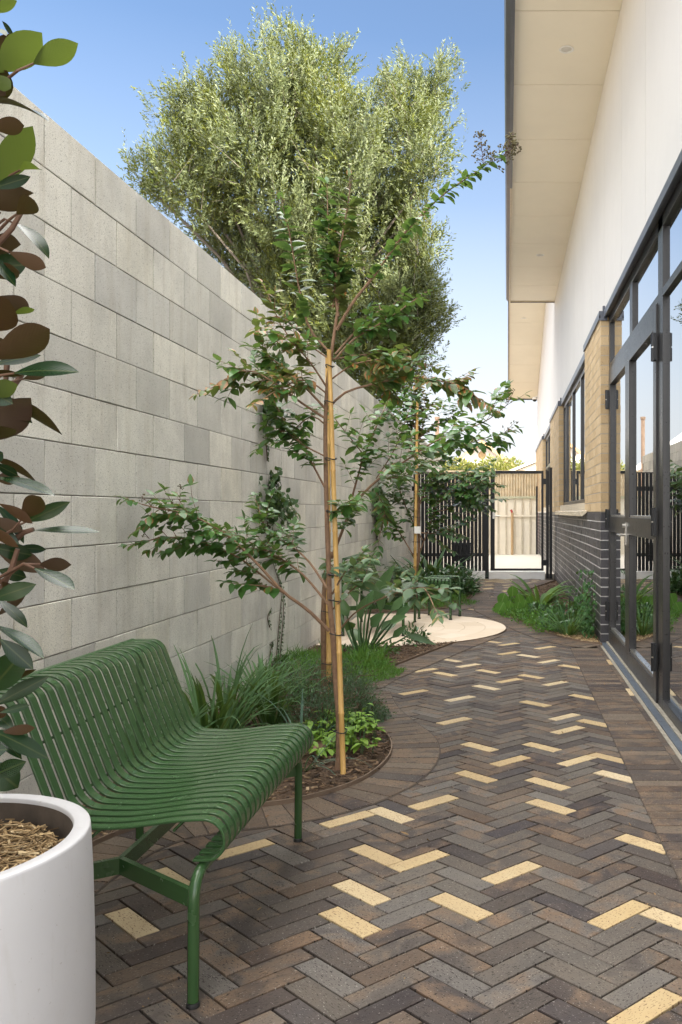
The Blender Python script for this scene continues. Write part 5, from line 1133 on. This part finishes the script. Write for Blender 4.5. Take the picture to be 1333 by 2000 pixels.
# far left bed
t = empty('leafy_plant', (-1.15, 12.9, 0), 'lush dark green arching leaf plant behind the stool, below the slat fence', 'plant'); L = Leaves(); clump(L, (-1.1, 12.9, 0), 60, .45, .85, .055, .8, 1.5, 51, .12, tip=.1); clump(L, (-.85, 12.5, 0), 40, .3, .55, .05, .9, 1.5, 52, .1); clump(L, (-1.4, 13.2, 0), 40, .4, .8, .05, .8, 1.4, 53, .1); L.build('leaves', M_DEEP, t)
t = empty('fern', (-1.42, 11.2, 0), 'ferny green plant against the wall left of the far bamboo stake', 'fern'); L = Leaves(); r2 = random.Random(6)
for k in range(26):
    a = r2.uniform(0, 6.28); h = np.array((math.cos(a), math.sin(a), 0)); p = np.array((-1.42, 11.2, 0.0)); e = 1.2
    for s_ in range(12):
        p = p + (h * math.cos(e) + np.array((0, 0, math.sin(e)))) * .045; e -= .13; sd_ = np.array((-h[1], h[0], 0))
        if p[0] < WALL_X + .03: break
        for sg in (-1, 1): L.add(p, sd_ * sg + h * .5, (0, 0, 1), .11 * (1 - s_ / 15), .028, 'lance', .3, .1)
L.build('fronds', M_STRAP, t)
L = Leaves(); clump(L, (-.66, 13.0, 0), 120, .25, .58, .010, .8, 1.0, 54, .08); tag(L.build('blue_tussock', M_BLUE), 'spiky blue green tussock at the end of the far bed near the fence', 'grass clump')
t = empty('leafy_bush', (-.80, 12.3, 0), 'rounded dark green bush directly behind the green stool', 'bush'); L = Leaves(); fuzz(L, [(-.80, 12.3, 0, .36, .45, .42), (-.62, 12.75, 0, .22, .4, .32), (-1.15, 12.0, 0, .3, .4, .4)], 330, .085, .45, 19, .3, 'ovate'); L.build('foliage', M_DEEP, t)
L = Leaves(); turf(L, [(-1.5, 10.5), (-.8, 10.7), (-.58, 11.2), (-.52, 11.7), (-.8, 12.0), (-1.6, 11.9)], 2600, .07, .14, .010, 14); turf(L, [(-.7, 11.1), (-.42, 11.1), (-.36, 11.5), (-.5, 11.7)], 300, .04, .08, .008, 16); tag(L.build('ground_cover', M_LAWN, smooth=False), kind='stuff')
# right bed
L = Leaves(); clump(L, (.40, 10.75, 0), 34, .42, .66, .058, .95, 1.5, 61, .05, tip=.06); tag(L.build('clivia', leafmat('pale strap leaf', (.05, .125, .03), (.13, .235, .055), rough=.35, transl=.3)), 'broad bright strap leaved plant arching beside the charcoal brick wall', 'plant')
t = empty('round_leaf_plant', (.02, 10.5, 0), 'plant with round bright green leaves on stalks at the tip of the right bed', 'plant'); L = Leaves(); m = MB(); r2 = random.Random(17)
for (x, y, z, s_) in [(.065, 10.35, .25, .13), (-.05, 10.3, .17, .14), (-.075, 10.05, .09, .15), (.14, 10.25, .17, .12), (.03, 10.1, .12, .09), (.20, 10.1, .13, .10), (.12, 9.95, .12, .10), (.26, 10.2, .17, .09)]:
    d = np.array((r2.uniform(-.4, .4), -.3, .8)); L.add(np.array((x, y, z)) - unit(d) * s_ / 2, d, (0, -.8, .55), s_, s_, 'round', .1, .12); m.tube([(.04, 10.45, 0), ((x + .04) / 2, (y + 10.45) / 2 + .03, z * .6), (x, y + .02, z)], [.005, .0035], 5)
L.build('leaves', leafmat('round leaf', (.07, .20, .03), (.13, .30, .05), rib=(.2, .35, .1), rough=.45, transl=.3), t); m.build('stalks', M_STALK, t)
L = Leaves(); fuzz(L, [(.10, 10.0, 0, .20, .3, .10), (.25, 9.5, 0, .2, .35, .13), (.42, 9.1, 0, .22, .4, .16), (.35, 10.2, 0, .26, .4, .13), (-.06, 10.5, 0, .1, .4, .07), (.05, 11.1, 0, .16, .4, .10)], 620, .034, .5, 23, .5); fuzz(L, [(.42, 8.65, 0, .16, .2, .12), (.3, 9.15, 0, .14, .25, .10)], 260, .03, .6, 24, .5); tag(L.build('ground_cover', M_LAWN, smooth=False), kind='stuff')
L = Leaves(); fuzz(L, [(.60, 9.3, 0, .22, .6, .24), (.50, 8.9, 0, .22, .35, .17), (.34, 9.7, 0, .2, .4, .16)], 420, .048, .55, 29, .4, 'ovate'); tag(L.build('ground_cover', M_DEEP), kind='stuff')
L = Leaves(); clump(L, (.58, 8.36, 0), 90, .25, .46, .010, .95, 1.2, 64, .06); tag(L.build('grass_tussock', M_STRAP), 'fine green grass tussock at the front of the right bed', 'grass clump')
t = empty('ivy', (.80, 8.4, 0), 'dark ivy climbing the corner of the charcoal brick wall', 'ivy'); L = Leaves(); r2 = random.Random(27)
for k in range(9):
    m = MB()
    p = np.array((.80, r2.uniform(8.15, 9.3), .0)); P = [p]
    for q in range(6): p = p + np.array((r2.uniform(-.012, .014), r2.uniform(-.05, .05), r2.uniform(.05, .10))); p[0] = min(.832, p[0]); P.append(p)
    m.tube([tuple(x) for x in P], [.004, .002], 5); m.build('stem', M_TWIG, t)
for k in range(620):
    y = r2.uniform(8.05, 9.5); z = abs(r2.gauss(0, .24)) * (1.1 - abs(y - 8.5) * .5); x = .83 - abs(r2.gauss(0, .06)) - .12 * max(0, .35 - z) * r2.random(); a = r2.uniform(0, 6.28)
    L.add((x, y, min(.62, z + .01)), (-.5, math.cos(a), math.sin(a) - .2), (-1, -.4, .7), r2.uniform(.035, .06), r2.uniform(.03, .045), 'ovate', .2, .15)
L.build('leaves', M_DEEP, t)
r2 = random.Random(40); m = MB()
for k in range(700):
    y = r2.uniform(7.9, 8.5); x = r2.uniform(.45, .82)
    if not inside(polyR, x, y): continue
    a = r2.uniform(0, 6.28); d = Vector((math.cos(a), math.sin(a), r2.uniform(-.2, .2))) * r2.uniform(.01, .03); p = Vector((x, y, .022)); m.bar(p - d, p + d, .005, .003)
tag(m.build('straw_mulch', M_STRAW), kind='stuff')

# ---------------------------------------------------------------- leaf litter on the paving
L = Leaves(); r2 = random.Random(77); P = []
while len(P) < 120:
    x, y = r2.uniform(-1.2, .78), r2.uniform(2.0, 14.5)
    if inside(poly1, x, y) or inside(polyR, x, y) or inside(poly3, x, y) or (r2.random() > .35 and abs(x + .2) < .45): continue
    P.append((x, y))
for x, y in P:
    a = r2.uniform(0, 6.28); s_ = r2.uniform(.008, .022) if r2.random() < .85 else r2.uniform(.03, .045); L.add((x, y, .013), (math.cos(a), math.sin(a), r2.uniform(-.1, .2)), (r2.uniform(-.3, .3), r2.uniform(-.3, .3), 1), s_, s_ * r2.uniform(.25, .5), 'ovate', r2.uniform(-.5, .3), .4)
tag(L.build('leaf_litter', leafmat('dry leaf', (.16, .085, .035), (.30, .19, .08), rough=.8, transl=.05)), kind='stuff')
